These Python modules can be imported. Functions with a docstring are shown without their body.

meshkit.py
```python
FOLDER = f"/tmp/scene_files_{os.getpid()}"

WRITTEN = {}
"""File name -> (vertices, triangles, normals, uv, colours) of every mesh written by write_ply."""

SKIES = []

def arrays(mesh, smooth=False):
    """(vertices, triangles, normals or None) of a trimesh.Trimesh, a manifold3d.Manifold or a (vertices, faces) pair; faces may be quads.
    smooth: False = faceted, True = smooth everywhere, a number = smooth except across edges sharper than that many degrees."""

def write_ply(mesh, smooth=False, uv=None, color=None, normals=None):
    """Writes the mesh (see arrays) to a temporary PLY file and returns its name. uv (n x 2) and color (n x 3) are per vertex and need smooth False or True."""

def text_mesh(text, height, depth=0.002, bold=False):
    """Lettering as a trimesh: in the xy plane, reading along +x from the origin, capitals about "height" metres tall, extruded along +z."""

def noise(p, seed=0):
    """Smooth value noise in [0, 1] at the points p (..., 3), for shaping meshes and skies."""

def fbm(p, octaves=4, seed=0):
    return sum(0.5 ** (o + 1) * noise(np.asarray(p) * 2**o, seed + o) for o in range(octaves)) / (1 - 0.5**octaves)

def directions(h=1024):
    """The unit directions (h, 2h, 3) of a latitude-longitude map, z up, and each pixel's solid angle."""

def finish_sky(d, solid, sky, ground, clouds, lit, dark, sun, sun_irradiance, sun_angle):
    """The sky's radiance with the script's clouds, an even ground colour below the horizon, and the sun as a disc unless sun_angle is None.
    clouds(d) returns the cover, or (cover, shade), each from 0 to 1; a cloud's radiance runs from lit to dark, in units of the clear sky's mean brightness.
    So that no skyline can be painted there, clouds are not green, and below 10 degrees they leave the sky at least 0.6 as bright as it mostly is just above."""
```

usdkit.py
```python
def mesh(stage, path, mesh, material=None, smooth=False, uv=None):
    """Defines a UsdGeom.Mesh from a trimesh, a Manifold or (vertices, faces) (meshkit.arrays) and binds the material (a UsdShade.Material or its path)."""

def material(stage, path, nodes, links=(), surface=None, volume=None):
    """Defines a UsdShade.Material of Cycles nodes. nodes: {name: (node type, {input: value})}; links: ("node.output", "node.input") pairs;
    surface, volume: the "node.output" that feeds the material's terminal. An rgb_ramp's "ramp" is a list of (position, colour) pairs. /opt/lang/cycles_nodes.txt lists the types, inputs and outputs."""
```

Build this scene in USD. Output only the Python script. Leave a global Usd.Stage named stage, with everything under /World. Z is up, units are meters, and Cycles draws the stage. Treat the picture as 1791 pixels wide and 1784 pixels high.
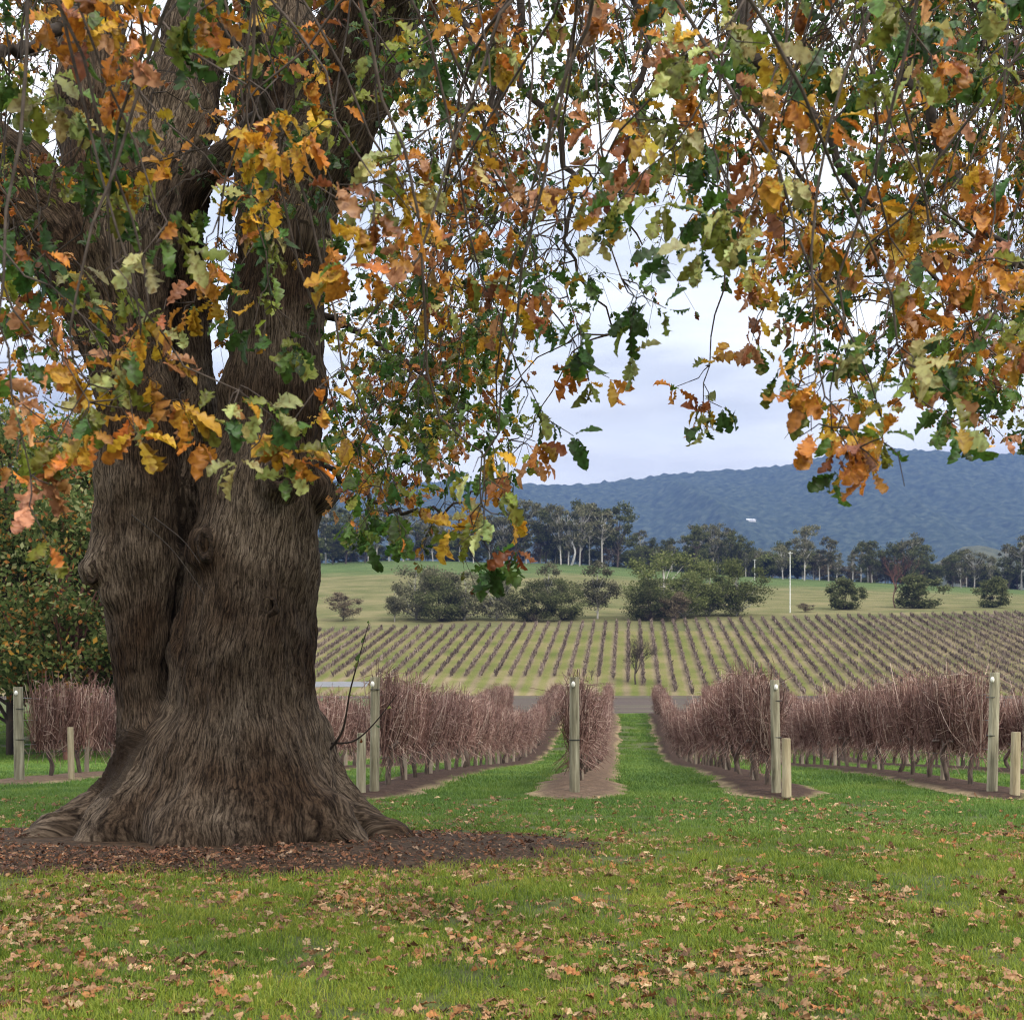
import math, random, numpy as np
import trimesh, usdkit
from meshkit import noise, fbm
from pxr import Usd, UsdGeom, UsdLux, UsdShade, Sdf, Gf, Vt

stage = Usd.Stage.CreateInMemory()
UsdGeom.SetStageUpAxis(stage, "Z")
UsdGeom.SetStageMetersPerUnit(stage, 1.0)
world = UsdGeom.Xform.Define(stage, "/World")
UsdGeom.Scope.Define(stage, "/World/Looks")

# ------------------------------------------------------------------ camera, sky, sun
EYE, FPX, UC, VH = 1.6, 2400.0, 895.5, 1208.0       # eye height; focal length, centre and horizon of the 1791 px wide picture
cam = UsdGeom.Camera.Define(stage, "/World/camera")
AP = 36.0
cam.CreateHorizontalApertureAttr(AP)
cam.CreateVerticalApertureAttr(AP * 1019 / 1024)
cam.CreateFocalLengthAttr(AP * FPX / 1791.0)
cam.CreateVerticalApertureOffsetAttr(AP * (VH - 892.0) / 1791.0)
cam.CreateFStopAttr(5.0)
cam.CreateFocusDistanceAttr(12.0)
cam.CreateClippingRangeAttr(Gf.Vec2f(0.1, 20000.0))
cam.CreateExposureAttr(1.2)
cam.AddTranslateOp().Set(Gf.Vec3d(0, 0, EYE))
cam.AddRotateXOp().Set(90.0)

SUN = np.array([0.42, -0.62, 0.66]); SUN /= np.linalg.norm(SUN)
SUN_EL, SUN_ROT = math.asin(SUN[2]), math.atan2(SUN[0], SUN[1])
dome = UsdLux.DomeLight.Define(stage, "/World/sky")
sky_mat = usdkit.material(stage, "/World/Looks/sky", {
    "tc": ("texture_coordinate", {}),
    "sky": ("sky_texture", {"sky_type": "single_scattering", "sun_disc": False, "sun_elevation": SUN_EL, "sun_rotation": SUN_ROT, "aerosol_density": 1.0}),
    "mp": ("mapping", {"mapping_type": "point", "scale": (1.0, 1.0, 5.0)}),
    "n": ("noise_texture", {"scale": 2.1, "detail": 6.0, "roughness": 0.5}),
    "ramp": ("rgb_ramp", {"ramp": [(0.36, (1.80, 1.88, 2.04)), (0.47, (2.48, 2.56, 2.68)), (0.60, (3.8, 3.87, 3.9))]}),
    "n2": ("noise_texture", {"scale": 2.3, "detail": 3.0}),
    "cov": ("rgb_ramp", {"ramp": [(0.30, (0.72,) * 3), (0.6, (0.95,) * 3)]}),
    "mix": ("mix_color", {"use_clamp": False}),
    "sz": ("separate_xyz", {}), "el": ("map_range", {"from_min": 0.12, "from_max": 0.95, "to_min": 1.0, "to_max": 5.8, "clamp": True}),  # added brightening towards the zenith, out of view, to light the ground
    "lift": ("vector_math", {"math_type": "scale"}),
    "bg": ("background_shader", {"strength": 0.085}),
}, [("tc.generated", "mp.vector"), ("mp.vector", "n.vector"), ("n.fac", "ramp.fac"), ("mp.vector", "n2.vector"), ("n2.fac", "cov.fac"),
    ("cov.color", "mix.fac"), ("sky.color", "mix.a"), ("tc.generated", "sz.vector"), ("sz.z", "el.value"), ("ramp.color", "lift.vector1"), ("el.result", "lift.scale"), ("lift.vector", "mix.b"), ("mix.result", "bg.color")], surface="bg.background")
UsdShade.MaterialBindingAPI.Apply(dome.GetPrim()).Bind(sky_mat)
dome.GetPrim().SetCustomDataByKey("kind", "structure")

sun = UsdLux.DistantLight.Define(stage, "/World/sun")
sun.CreateNormalizeAttr(True); sun.CreateIntensityAttr(0.4); sun.CreateAngleAttr(10.0); sun.CreateColorAttr(Gf.Vec3f(1.0, 0.95, 0.87))
sun.AddTransformOp().Set(Gf.Matrix4d().SetRotate(Gf.Rotation(Gf.Vec3d(0, 0, 1), Gf.Vec3d(*SUN.tolist()))))

# ------------------------------------------------------------------ helpers
rng = np.random.default_rng(7)
USED = {}


def at(u, v, y):
    """The point at depth y that the photograph shows at (u, v)."""
    return np.array([(u - UC) / FPX * y, y, EYE + (VH - v) / FPX * y])


def numbered(parent, name):
    k = USED.get((parent, name), 0)
    USED[(parent, name)] = k + 1
    return name if k == 0 else f"{name}_{k:03d}"


def tag(prim, label=None, cat=None, group=None, kind=None):
    p = prim.GetPrim() if hasattr(prim, "GetPrim") else prim
    for k, x in (("label", label), ("category", cat), ("group", group), ("kind", kind)):
        if x:
            p.SetCustomDataByKey(k, x)
    return p


def put(name, mesh, mat, parent="/World", smooth=False, col=None, **kw):
    parent = parent if isinstance(parent, str) else str(parent.GetPath())
    path = parent + "/" + numbered(parent, name)
    tone = None
    if isinstance(mesh, MB):
        tone, mesh = np.concatenate(mesh.t), mesh.mesh()
    m = usdkit.mesh(stage, path, mesh, mat, smooth=smooth)
    if tone is not None:
        UsdGeom.PrimvarsAPI(m).CreatePrimvar("tone", Sdf.ValueTypeNames.FloatArray, "vertex").Set(Vt.FloatArray.FromNumpy(tone.astype(np.float32)))
    if col is not None:
        UsdGeom.PrimvarsAPI(m).CreatePrimvar("tint", Sdf.ValueTypeNames.Color3fArray, "vertex").Set(Vt.Vec3fArray.FromNumpy(np.asarray(col, np.float32)))
    tag(m, **kw)
    return m


def thing(name, loc=(0, 0, 0), rz=0.0, scale=1.0, ref=None, **kw):
    x = UsdGeom.Xform.Define(stage, "/World/" + numbered("/World", name))
    x.AddTranslateOp().Set(Gf.Vec3d(*[float(c) for c in loc]))
    x.AddRotateZOp().Set(float(math.degrees(rz)))
    if np.ndim(scale) or scale != 1.0:
        s = np.broadcast_to(scale, 3)
        x.AddScaleOp().Set(Gf.Vec3f(*[float(c) for c in s]))
    if ref:
        x.GetPrim().GetReferences().AddInternalReference(ref)
        x.GetPrim().SetInstanceable(True)
    tag(x, **kw)
    return x


def proto(name):
    return stage.CreateClassPrim("/World/" + numbered("/World", name))


class MB:
    """Collects pieces and joins them."""
    def __init__(self):
        self.v, self.f, self.c, self.t, self.n = [], [], [], [], 0
        self.r = np.random.default_rng(17)

    def add(self, v, f, c=None, per=None):
        k = 1 if per is None else -(-len(v) // per)
        self.t.append(np.repeat(self.r.random(k), per or len(v))[:len(v)])
        self.v.append(np.asarray(v, float)); self.f.append(np.asarray(f, int) + self.n); self.n += len(v)
        if c is not None:
            self.c.append(np.broadcast_to(np.asarray(c, float), (len(v), 3)))
        return self

    def mesh(self):
        return np.vstack(self.v), np.vstack(self.f)

    def col(self):
        return np.vstack(self.c)


def tube(points, radii, sides=6, cap=True):
    p = np.asarray(points, float)
    r = np.broadcast_to(np.asarray(radii, float), (len(p),))
    t = np.gradient(p, axis=0)
    t /= np.linalg.norm(t, axis=1, keepdims=True) + 1e-12
    ref = np.array([0, 0, 1.0]) if abs(t[:, 2]).mean() < 0.75 else np.array([0.96, 0.28, 0])
    a = np.cross(t, ref); a /= np.linalg.norm(a, axis=1, keepdims=True) + 1e-12
    b = np.cross(t, a)
    ang = np.arange(sides) * 2 * np.pi / sides
    v = p[:, None] + r[:, None, None] * (np.cos(ang)[None, :, None] * a[:, None] + np.sin(ang)[None, :, None] * b[:, None])
    i, j = np.meshgrid(np.arange(len(p) - 1), np.arange(sides), indexing="ij")
    q = np.stack([i * sides + j, i * sides + (j + 1) % sides, (i + 1) * sides + (j + 1) % sides, (i + 1) * sides + j], -1).reshape(-1, 4)
    f = np.vstack([q[:, [0, 2, 1]], q[:, [0, 3, 2]]])
    v = v.reshape(-1, 3)
    if cap:
        n = len(v)
        v = np.vstack([v, p[:1], p[-1:]])
        k = np.arange(sides)
        f = np.vstack([f, np.stack([np.full(sides, n), k, (k + 1) % sides], 1), np.stack([np.full(sides, n + 1), (len(p) - 1) * sides + (k + 1) % sides, (len(p) - 1) * sides + k], 1)])
    return v, f


def spline(pts, n):
    """Catmull-Rom through the points."""
    p = np.asarray(pts, float)
    p = np.vstack([2 * p[0] - p[1], p, 2 * p[-1] - p[-2]])
    s = np.linspace(0, len(p) - 3 - 1e-9, n)
    i = s.astype(int); t = (s - i)[:, None]
    a, b, c, d = p[i], p[i + 1], p[i + 2], p[i + 3]
    return 0.5 * (2 * b + (c - a) * t + (2 * a - 5 * b + 4 * c - d) * t**2 + (3 * b - a - 3 * c + d) * t**3)


def grid_faces(nx, ny):
    i, j = np.meshgrid(np.arange(nx - 1), np.arange(ny - 1), indexing="ij")
    a = (i * ny + j).ravel()
    return np.stack([a, a + ny, a + ny + 1, a + 1], 1)


def smoothstep(a, b, x):
    t = np.clip((x - a) / (b - a), 0, 1)
    return t * t * (3 - 2 * t)


def unit(v):
    return v / (np.linalg.norm(v, axis=-1, keepdims=True) + 1e-12)


# ------------------------------------------------------------------ materials
def mat(name, nodes, links, surface, volume=None):
    return usdkit.material(stage, "/World/Looks/" + name, nodes, links, surface=surface, volume=volume)


def speckled(name, ramp, scale=4.0, detail=6.0, rough=0.9, stretch=(1, 1, 1), bump=0.0, bump_scale=None, spec=0.2, vary=0.0, coord="pos", island=False, bump_dist=0.02):
    """Colour from a noise ramp over the surface, with optional bump and random light/dark per object or per piece."""
    nodes = {"g": ("geometry", {}), "tc": ("texture_coordinate", {}), "mp": ("mapping", {"scale": stretch}),
             "n": ("noise_texture", {"scale": scale, "detail": detail, "roughness": 0.6}), "r": ("rgb_ramp", {"ramp": ramp}),
             "p": ("principled_bsdf", {"roughness": rough, "specular_ior_level": spec})}
    links = [("g.position" if coord == "pos" else "tc.object", "mp.vector"), ("mp.vector", "n.vector"), ("n.fac", "r.fac")]
    out = "r.color"
    if vary:
        nodes["oi"] = ("object_info", {})
        nodes["mr"] = ("map_range", {"from_min": 0.0, "from_max": 1.0, "to_min": 1 - vary, "to_max": 1 + vary})
        nodes["h"] = ("hsv", {"hue": 0.5, "saturation": 1.0, "fac": 1.0})
        nodes["pt"] = ("attribute", {"attribute": "tone"})
        links += [("pt.fac" if island else "oi.random", "mr.value"), ("mr.result", "h.value"), (out, "h.color")]
        out = "h.color"
    links.append((out, "p.base_color"))
    if bump:
        nodes["bn"] = ("noise_texture", {"scale": bump_scale or scale * 3, "detail": 5.0})
        nodes["b"] = ("bump", {"strength": bump, "distance": bump_dist})
        links += [("mp.vector", "bn.vector"), ("bn.fac", "b.height"), ("b.normal", "p.normal")]
    return mat(name, nodes, links, "p.BSDF")


def leaf_material(name, trans=0.35, rough=0.5):
    """Colour from the mesh's own leaf tint, browned in spots; light comes through the blade."""
    return mat(name, {
        "pt": ("attribute", {"attribute": "tone"}), "a": ("attribute", {"attribute": "tint"}), "g": ("geometry", {}),
        "n": ("noise_texture", {"scale": 38.0, "detail": 4.0}), "r": ("rgb_ramp", {"ramp": [(0.35, (0.55, 0.42, 0.3)), (0.52, (1.0, 1.0, 1.0)), (0.75, (1.15, 1.12, 1.0))]}),
        "m": ("mix_color", {"blend_type": "multiply", "fac": 1.0, "use_clamp": False}),
        "mr": ("map_range", {"to_min": 0.78, "to_max": 1.2}), "h": ("hsv", {"hue": 0.5, "saturation": 1.0, "fac": 1.0}),
        "p": ("principled_bsdf", {"roughness": rough, "specular_ior_level": 0.35}), "t": ("translucent_bsdf", {}),
        "x": ("mix_closure", {"fac": trans})},
        [("a.color", "m.a"), ("g.position", "n.vector"), ("n.fac", "r.fac"), ("r.color", "m.b"), ("pt.fac", "mr.value"), ("mr.result", "h.value"), ("m.result", "h.color"),
         ("h.color", "p.base_color"), ("h.color", "t.color"), ("p.BSDF", "x.closure1"), ("t.BSDF", "x.closure2")], "x.closure")


def crown_material(name, ramp, trans=0.25):
    """Distant foliage: every leaf clump takes its own tone."""
    return mat(name, {"g": ("attribute", {"attribute": "tone"}), "oi": ("object_info", {}), "r": ("rgb_ramp", {"ramp": ramp}),
                      "mr": ("map_range", {"to_min": 0.75, "to_max": 1.25}), "h": ("hsv", {"hue": 0.5, "saturation": 1.0, "fac": 1.0}),
                      "d": ("diffuse_bsdf", {}), "t": ("translucent_bsdf", {}), "x": ("mix_closure", {"fac": trans})},
               [("g.fac", "r.fac"), ("oi.random", "mr.value"), ("mr.result", "h.value"), ("r.color", "h.color"), ("h.color", "d.color"), ("h.color", "t.color"),
                ("d.BSDF", "x.closure1"), ("t.BSDF", "x.closure2")], "x.closure")


def bark(name, grain):
    """Fissured bark; the fissures run along the grain coordinate's third axis."""
    src = ("attribute", {"attribute": "grain"}) if grain else ("geometry", {})
    o = "src.vector" if grain else "src.position"
    return mat(name, {
        "src": src, "g": ("geometry", {}), "mp": ("mapping", {"scale": (1.0, 1.0, 0.12)}), "mp2": ("mapping", {"scale": (1.0, 1.0, 0.36)}),
        "wn": ("noise_texture", {"scale": 3.0, "detail": 3.0}), "wv": ("vector_math", {"math_type": "multiply_add", "vector2": (0.10, 0.10, 0.12)}),
        "n": ("noise_texture", {"scale": 38.0, "detail": 3.0, "roughness": 0.55}), "nr": ("map_range", {"from_min": 0.36, "from_max": 0.60, "to_min": 0.0, "to_max": 1.0, "clamp": True}),
        "f": ("noise_texture", {"scale": 75.0, "detail": 5.0, "roughness": 0.75}), "hm": ("math", {"math_type": "multiply_add", "value2": 0.62}), "h2": ("math", {"math_type": "multiply", "value2": 0.60}),
        "vo": ("voronoi_texture", {"feature": "distance_to_edge", "scale": 36.0}), "vr": ("map_range", {"from_min": 0.02, "from_max": 0.22, "to_min": 0.0, "to_max": 0.38, "clamp": True}), "hv": ("math", {"math_type": "add"}),
        "fm": ("map_range", {"from_min": 0.30, "from_max": 0.70, "to_min": 0.0, "to_max": 0.75, "clamp": True}),
        "big": ("noise_texture", {"scale": 0.8, "detail": 4.0}), "br": ("rgb_ramp", {"ramp": [(0.40, (0.0,) * 3), (0.64, (1.0,) * 3)]}),
        "c1": ("rgb_ramp", {"ramp": [(0.15, (0.006, 0.0036, 0.0022)), (0.45, (0.026, 0.0155, 0.009)), (0.9, (0.090, 0.055, 0.032))]}),
        "c2": ("rgb_ramp", {"ramp": [(0.15, (0.013, 0.009, 0.006)), (0.45, (0.074, 0.054, 0.037)), (0.9, (0.24, 0.185, 0.135))]}),
        "mx": ("mix_color", {}), "b": ("bump", {"strength": 1.0, "distance": 0.022}), "p": ("principled_bsdf", {"roughness": 0.95, "specular_ior_level": 0.12})},
        [(o, "wn.vector"), ("wn.color", "wv.vector1"), (o, "wv.vector3"), ("wv.vector", "mp.vector"), ("wv.vector", "mp2.vector"), ("mp.vector", "n.vector"), ("n.fac", "nr.value"), ("mp2.vector", "f.vector"), ("mp.vector", "vo.vector"), ("vo.distance", "vr.value"), ("f.fac", "fm.value"),
         ("nr.result", "hm.value1"), ("fm.result", "hm.value3"), ("hm.value", "hv.value1"), ("vr.result", "hv.value2"), ("hv.value", "h2.value1"), ("h2.value", "c1.fac"), ("h2.value", "c2.fac"), ("g.position", "big.vector"), ("big.fac", "br.fac"),
         ("br.color", "mx.fac"), ("c1.color", "mx.a"), ("c2.color", "mx.b"), ("mx.result", "p.base_color"), ("h2.value", "b.height"), ("b.normal", "p.normal")], "p.BSDF")


BARK, LIMBBARK = bark("oak_bark", True), bark("limb_bark", False)
TWIG = speckled("twig_bark", [(0.3, (0.022, 0.016, 0.012)), (0.7, (0.085, 0.065, 0.052))], scale=14, rough=0.85, vary=0.25, island=True)
SCAR = speckled("branch_scar_wood", [(0.3, (0.012, 0.008, 0.005)), (0.7, (0.062, 0.040, 0.026))], scale=26, bump=1.0, bump_scale=45, bump_dist=0.03)
HOLLOW = speckled("hollow_wood", [(0.3, (0.012, 0.008, 0.006)), (0.7, (0.03, 0.02, 0.014))], scale=12)
LEAF = leaf_material("oak_leaf", trans=0.34)
DRYLEAF = leaf_material("dry_leaf", trans=0.08, rough=0.75)
GROUND_GRASS = speckled("lawn_ground", [(0.28, (0.040, 0.038, 0.016)), (0.45, (0.055, 0.068, 0.018)), (0.6, (0.075, 0.085, 0.024)), (0.75, (0.10, 0.085, 0.035))], scale=1.3, detail=9, bump=0.5, bump_scale=25)
SOIL = mat("row_soil", {
    "g": ("geometry", {}), "a": ("attribute", {"attribute": "tint"}), "n": ("noise_texture", {"scale": 7.0, "detail": 8.0, "roughness": 0.7}),
    "r": ("rgb_ramp", {"ramp": [(0.3, (0.6,) * 3), (0.55, (1.0,) * 3), (0.75, (1.7, 1.65, 1.55))]}), "m": ("mix_color", {"blend_type": "multiply", "fac": 1.0, "use_clamp": False}),
    "bn": ("noise_texture", {"scale": 14.0, "detail": 7.0}), "b": ("bump", {"strength": 1.0, "distance": 0.07}), "p": ("principled_bsdf", {"roughness": 0.95, "specular_ior_level": 0.1})},
    [("g.position", "n.vector"), ("n.fac", "r.fac"), ("a.color", "m.a"), ("r.color", "m.b"), ("m.result", "p.base_color"), ("g.position", "bn.vector"), ("bn.fac", "b.height"), ("b.normal", "p.normal")], "p.BSDF")
MULCH = speckled("mulch_soil", [(0.3, (0.020, 0.012, 0.006)), (0.5, (0.046, 0.027, 0.014)), (0.72, (0.10, 0.058, 0.030))], scale=12, detail=9, bump=1.0, bump_scale=30, bump_dist=0.04)
HEADLAND = speckled("headland_soil", [(0.32, (0.034, 0.021, 0.017)), (0.48, (0.062, 0.040, 0.032)), (0.56, (0.055, 0.050, 0.026)), (0.68, (0.13, 0.092, 0.064))], scale=0.16, detail=8, stretch=(0.15, 1.0, 1), bump=0.3, bump_scale=2)
SLOPE = mat("far_vineyard_grass", {
    "g": ("geometry", {}), "d": ("vector_math", {"math_type": "dot_product", "vector2": (1 / 2.86, -0.0852 / 2.86, 0.0)}), "o": ("math", {"math_type": "add", "value2": (0.0852 * 262 - 22.2) / 2.86 + 100}),
    "wn": ("noise_texture", {"scale": 0.35, "detail": 4.0}), "w": ("math", {"math_type": "multiply_add", "value2": 0.3}), "fr": ("math", {"math_type": "fraction"}),
    "st": ("rgb_ramp", {"ramp": [(0.0, (1.0,) * 3), (0.20, (0.75,) * 3), (0.42, (0.0,) * 3), (0.70, (0.0,) * 3), (0.9, (0.75,) * 3), (1.0, (1.0,) * 3)]}),
    "n": ("noise_texture", {"scale": 0.10, "detail": 8.0}), "r": ("rgb_ramp", {"ramp": [(0.30, (0.080, 0.095, 0.026)), (0.5, (0.125, 0.125, 0.042)), (0.68, (0.17, 0.145, 0.065))]}),
    "r2": ("rgb_ramp", {"ramp": [(0.30, (0.115, 0.092, 0.052)), (0.5, (0.165, 0.130, 0.078)), (0.68, (0.22, 0.17, 0.105))]}), "m": ("mix_color", {}), "p": ("diffuse_bsdf", {})},
    [("g.position", "d.vector1"), ("d.value", "o.value1"), ("g.position", "wn.vector"), ("wn.fac", "w.value1"), ("o.value", "w.value3"), ("w.value", "fr.value1"), ("fr.value", "st.fac"), ("g.position", "n.vector"),
     ("n.fac", "r.fac"), ("n.fac", "r2.fac"), ("st.color", "m.fac"), ("r.color", "m.a"), ("r2.color", "m.b"), ("m.result", "p.color")], "p.BSDF")
ROAD = speckled("road_bitumen", [(0.3, (0.12, 0.12, 0.125)), (0.7, (0.17, 0.17, 0.175))], scale=1.0)
HILLGRASS = speckled("hill_grass", [(0.38, (0.028, 0.036, 0.024)), (0.55, (0.06, 0.065, 0.042)), (0.7, (0.095, 0.095, 0.062))], scale=0.04)
FOREST = speckled("mountain_forest", [(0.34, (0.014, 0.022, 0.014)), (0.5, (0.028, 0.040, 0.025)), (0.66, (0.050, 0.062, 0.040))], scale=0.045, detail=10, rough=1.0, spec=0.0)
PASTURE = mat("pasture_grass", {
    "g": ("geometry", {}), "s": ("separate_xyz", {}), "n": ("noise_texture", {"scale": 0.018, "detail": 7.0}), "ma": ("math", {"math_type": "multiply_add", "value2": 150.0}),
    "mr": ("map_range", {"from_min": 600.0, "from_max": 640.0, "to_min": 0.0, "to_max": 1.0, "clamp": True}),
    "n2": ("noise_texture", {"scale": 0.09, "detail": 8.0}), "c1": ("rgb_ramp", {"ramp": [(0.3, (0.085, 0.092, 0.038)), (0.5, (0.125, 0.118, 0.055)), (0.7, (0.17, 0.145, 0.075))]}),
    "c2": ("rgb_ramp", {"ramp": [(0.3, (0.060, 0.088, 0.032)), (0.7, (0.088, 0.115, 0.045))]}), "m": ("mix_color", {}), "d": ("diffuse_bsdf", {})},
    [("g.position", "s.vector"), ("g.position", "n.vector"), ("n.fac", "ma.value1"), ("s.y", "ma.value3"), ("ma.value", "mr.value"), ("g.position", "n2.vector"), ("n2.fac", "c1.fac"), ("n2.fac", "c2.fac"),
     ("mr.result", "m.fac"), ("c1.color", "m.a"), ("c2.color", "m.b"), ("m.result", "d.color")], "d.BSDF")
GRASS = mat("grass_blades", {
    "g": ("geometry", {}), "pt": ("attribute", {"attribute": "tone"}), "n": ("noise_texture", {"scale": 0.55, "detail": 4.0}), "n3": ("noise_texture", {"scale": 3.0, "detail": 3.0}),
    "ad": ("math", {"math_type": "multiply_add", "value2": 0.45}), "ad2": ("math", {"math_type": "multiply_add", "value2": 0.28}), "ad3": ("math", {"math_type": "add", "value2": -0.46}),
    "r": ("rgb_ramp", {"ramp": [(0.08, (0.055, 0.096, 0.014)), (0.32, (0.130, 0.190, 0.019)), (0.54, (0.215, 0.250, 0.026)), (0.74, (0.31, 0.285, 0.055)), (0.95, (0.40, 0.32, 0.14))]}),
    "r2": ("rgb_ramp", {"ramp": [(0.08, (0.038, 0.083, 0.016)), (0.34, (0.084, 0.158, 0.024)), (0.60, (0.145, 0.215, 0.032)), (0.95, (0.27, 0.28, 0.08))]}),
    "s": ("separate_xyz", {}), "lush": ("math", {"math_type": "multiply_add", "value2": 9.0}), "lr": ("map_range", {"from_min": 17.5, "from_max": 21.5, "to_min": 0.0, "to_max": 1.0, "clamp": True}), "m": ("mix_color", {}),
    "d": ("principled_bsdf", {"roughness": 0.6, "specular_ior_level": 0.25}), "t": ("translucent_bsdf", {}), "x": ("mix_closure", {"fac": 0.3})},
    [("g.position", "n.vector"), ("g.position", "n3.vector"), ("pt.fac", "ad.value1"), ("n.fac", "ad.value3"), ("n3.fac", "ad2.value1"), ("ad.value", "ad2.value3"), ("ad2.value", "ad3.value1"), ("ad3.value", "r.fac"), ("ad3.value", "r2.fac"),
     ("g.position", "s.vector"), ("n.fac", "lush.value1"), ("s.y", "lush.value3"), ("lush.value", "lr.value"), ("lr.result", "m.fac"), ("r.color", "m.a"), ("r2.color", "m.b"),
     ("m.result", "d.base_color"), ("m.result", "t.color"), ("d.BSDF", "x.closure1"), ("t.BSDF", "x.closure2")], "x.closure")
CANE = mat("vine_cane", {
    "g": ("attribute", {"attribute": "tone"}), "oi": ("object_info", {}), "r": ("rgb_ramp", {"ramp": [(0.0, (0.062, 0.030, 0.024)), (0.45, (0.145, 0.076, 0.060)), (0.8, (0.25, 0.150, 0.120)), (1.0, (0.46, 0.35, 0.28))]}),
    "mr": ("map_range", {"to_min": 0.8, "to_max": 1.2}), "h": ("hsv", {"hue": 0.5, "saturation": 1.0, "fac": 1.0}), "p": ("principled_bsdf", {"roughness": 0.7, "specular_ior_level": 0.2})},
    [("g.fac", "r.fac"), ("oi.random", "mr.value"), ("mr.result", "h.value"), ("r.color", "h.color"), ("h.color", "p.base_color")], "p.BSDF")
VINEWOOD = speckled("vine_trunk_bark", [(0.3, (0.03, 0.022, 0.018)), (0.7, (0.12, 0.09, 0.07))], scale=16, stretch=(1, 1, 0.3), bump=0.6, vary=0.3)
POSTWOOD = speckled("treated_post_wood", [(0.30, (0.075, 0.065, 0.042)), (0.42, (0.19, 0.17, 0.115)), (0.55, (0.28, 0.255, 0.175)), (0.70, (0.40, 0.37, 0.27))], scale=17, stretch=(1, 1, 0.09), bump=0.9, bump_scale=34, vary=0.12)
NEWPOST = speckled("pale_post_wood", [(0.30, (0.13, 0.10, 0.06)), (0.42, (0.28, 0.23, 0.14)), (0.55, (0.36, 0.30, 0.19)), (0.72, (0.46, 0.40, 0.27))], scale=17, stretch=(1, 1, 0.09), bump=0.9, bump_scale=34)
THINPOST = speckled("thin_post_wood", [(0.3, (0.15, 0.12, 0.085)), (0.7, (0.32, 0.265, 0.20))], scale=6, stretch=(1, 1, 0.2), vary=0.2)
WHITE = speckled("white_plastic", [(0.3, (0.7, 0.68, 0.6)), (0.7, (0.8, 0.78, 0.7))], rough=0.4)
WIRE = mat("galvanised_wire", {"p": ("principled_bsdf", {"base_color": (0.22, 0.22, 0.22), "metallic": 0.6, "roughness": 0.5})}, [], "p.BSDF")
BLACK = mat("black_rubber", {"p": ("principled_bsdf", {"base_color": (0.02, 0.02, 0.02), "roughness": 0.6})}, [], "p.BSDF")
FARVINE = crown_material("far_vine_canes", [(0.0, (0.065, 0.046, 0.038)), (0.6, (0.14, 0.105, 0.085)), (1.0, (0.24, 0.19, 0.15))], trans=0.0)
GUMLEAF = crown_material("gum_foliage", [(0.0, (0.040, 0.042, 0.022)), (0.5, (0.10, 0.098, 0.052)), (0.85, (0.165, 0.155, 0.09)), (1.0, (0.23, 0.20, 0.13))])
WATTLE = crown_material("dark_foliage", [(0.0, (0.028, 0.034, 0.014)), (0.6, (0.068, 0.076, 0.030)), (1.0, (0.13, 0.13, 0.055))])
OLIVE = crown_material("olive_foliage", [(0.0, (0.045, 0.055, 0.018)), (0.6, (0.10, 0.115, 0.035)), (1.0, (0.17, 0.17, 0.07))])
RUSSET = crown_material("russet_twigs", [(0.0, (0.065, 0.050, 0.030)), (0.6, (0.125, 0.098, 0.062)), (1.0, (0.20, 0.16, 0.10))], trans=0.1)
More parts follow.
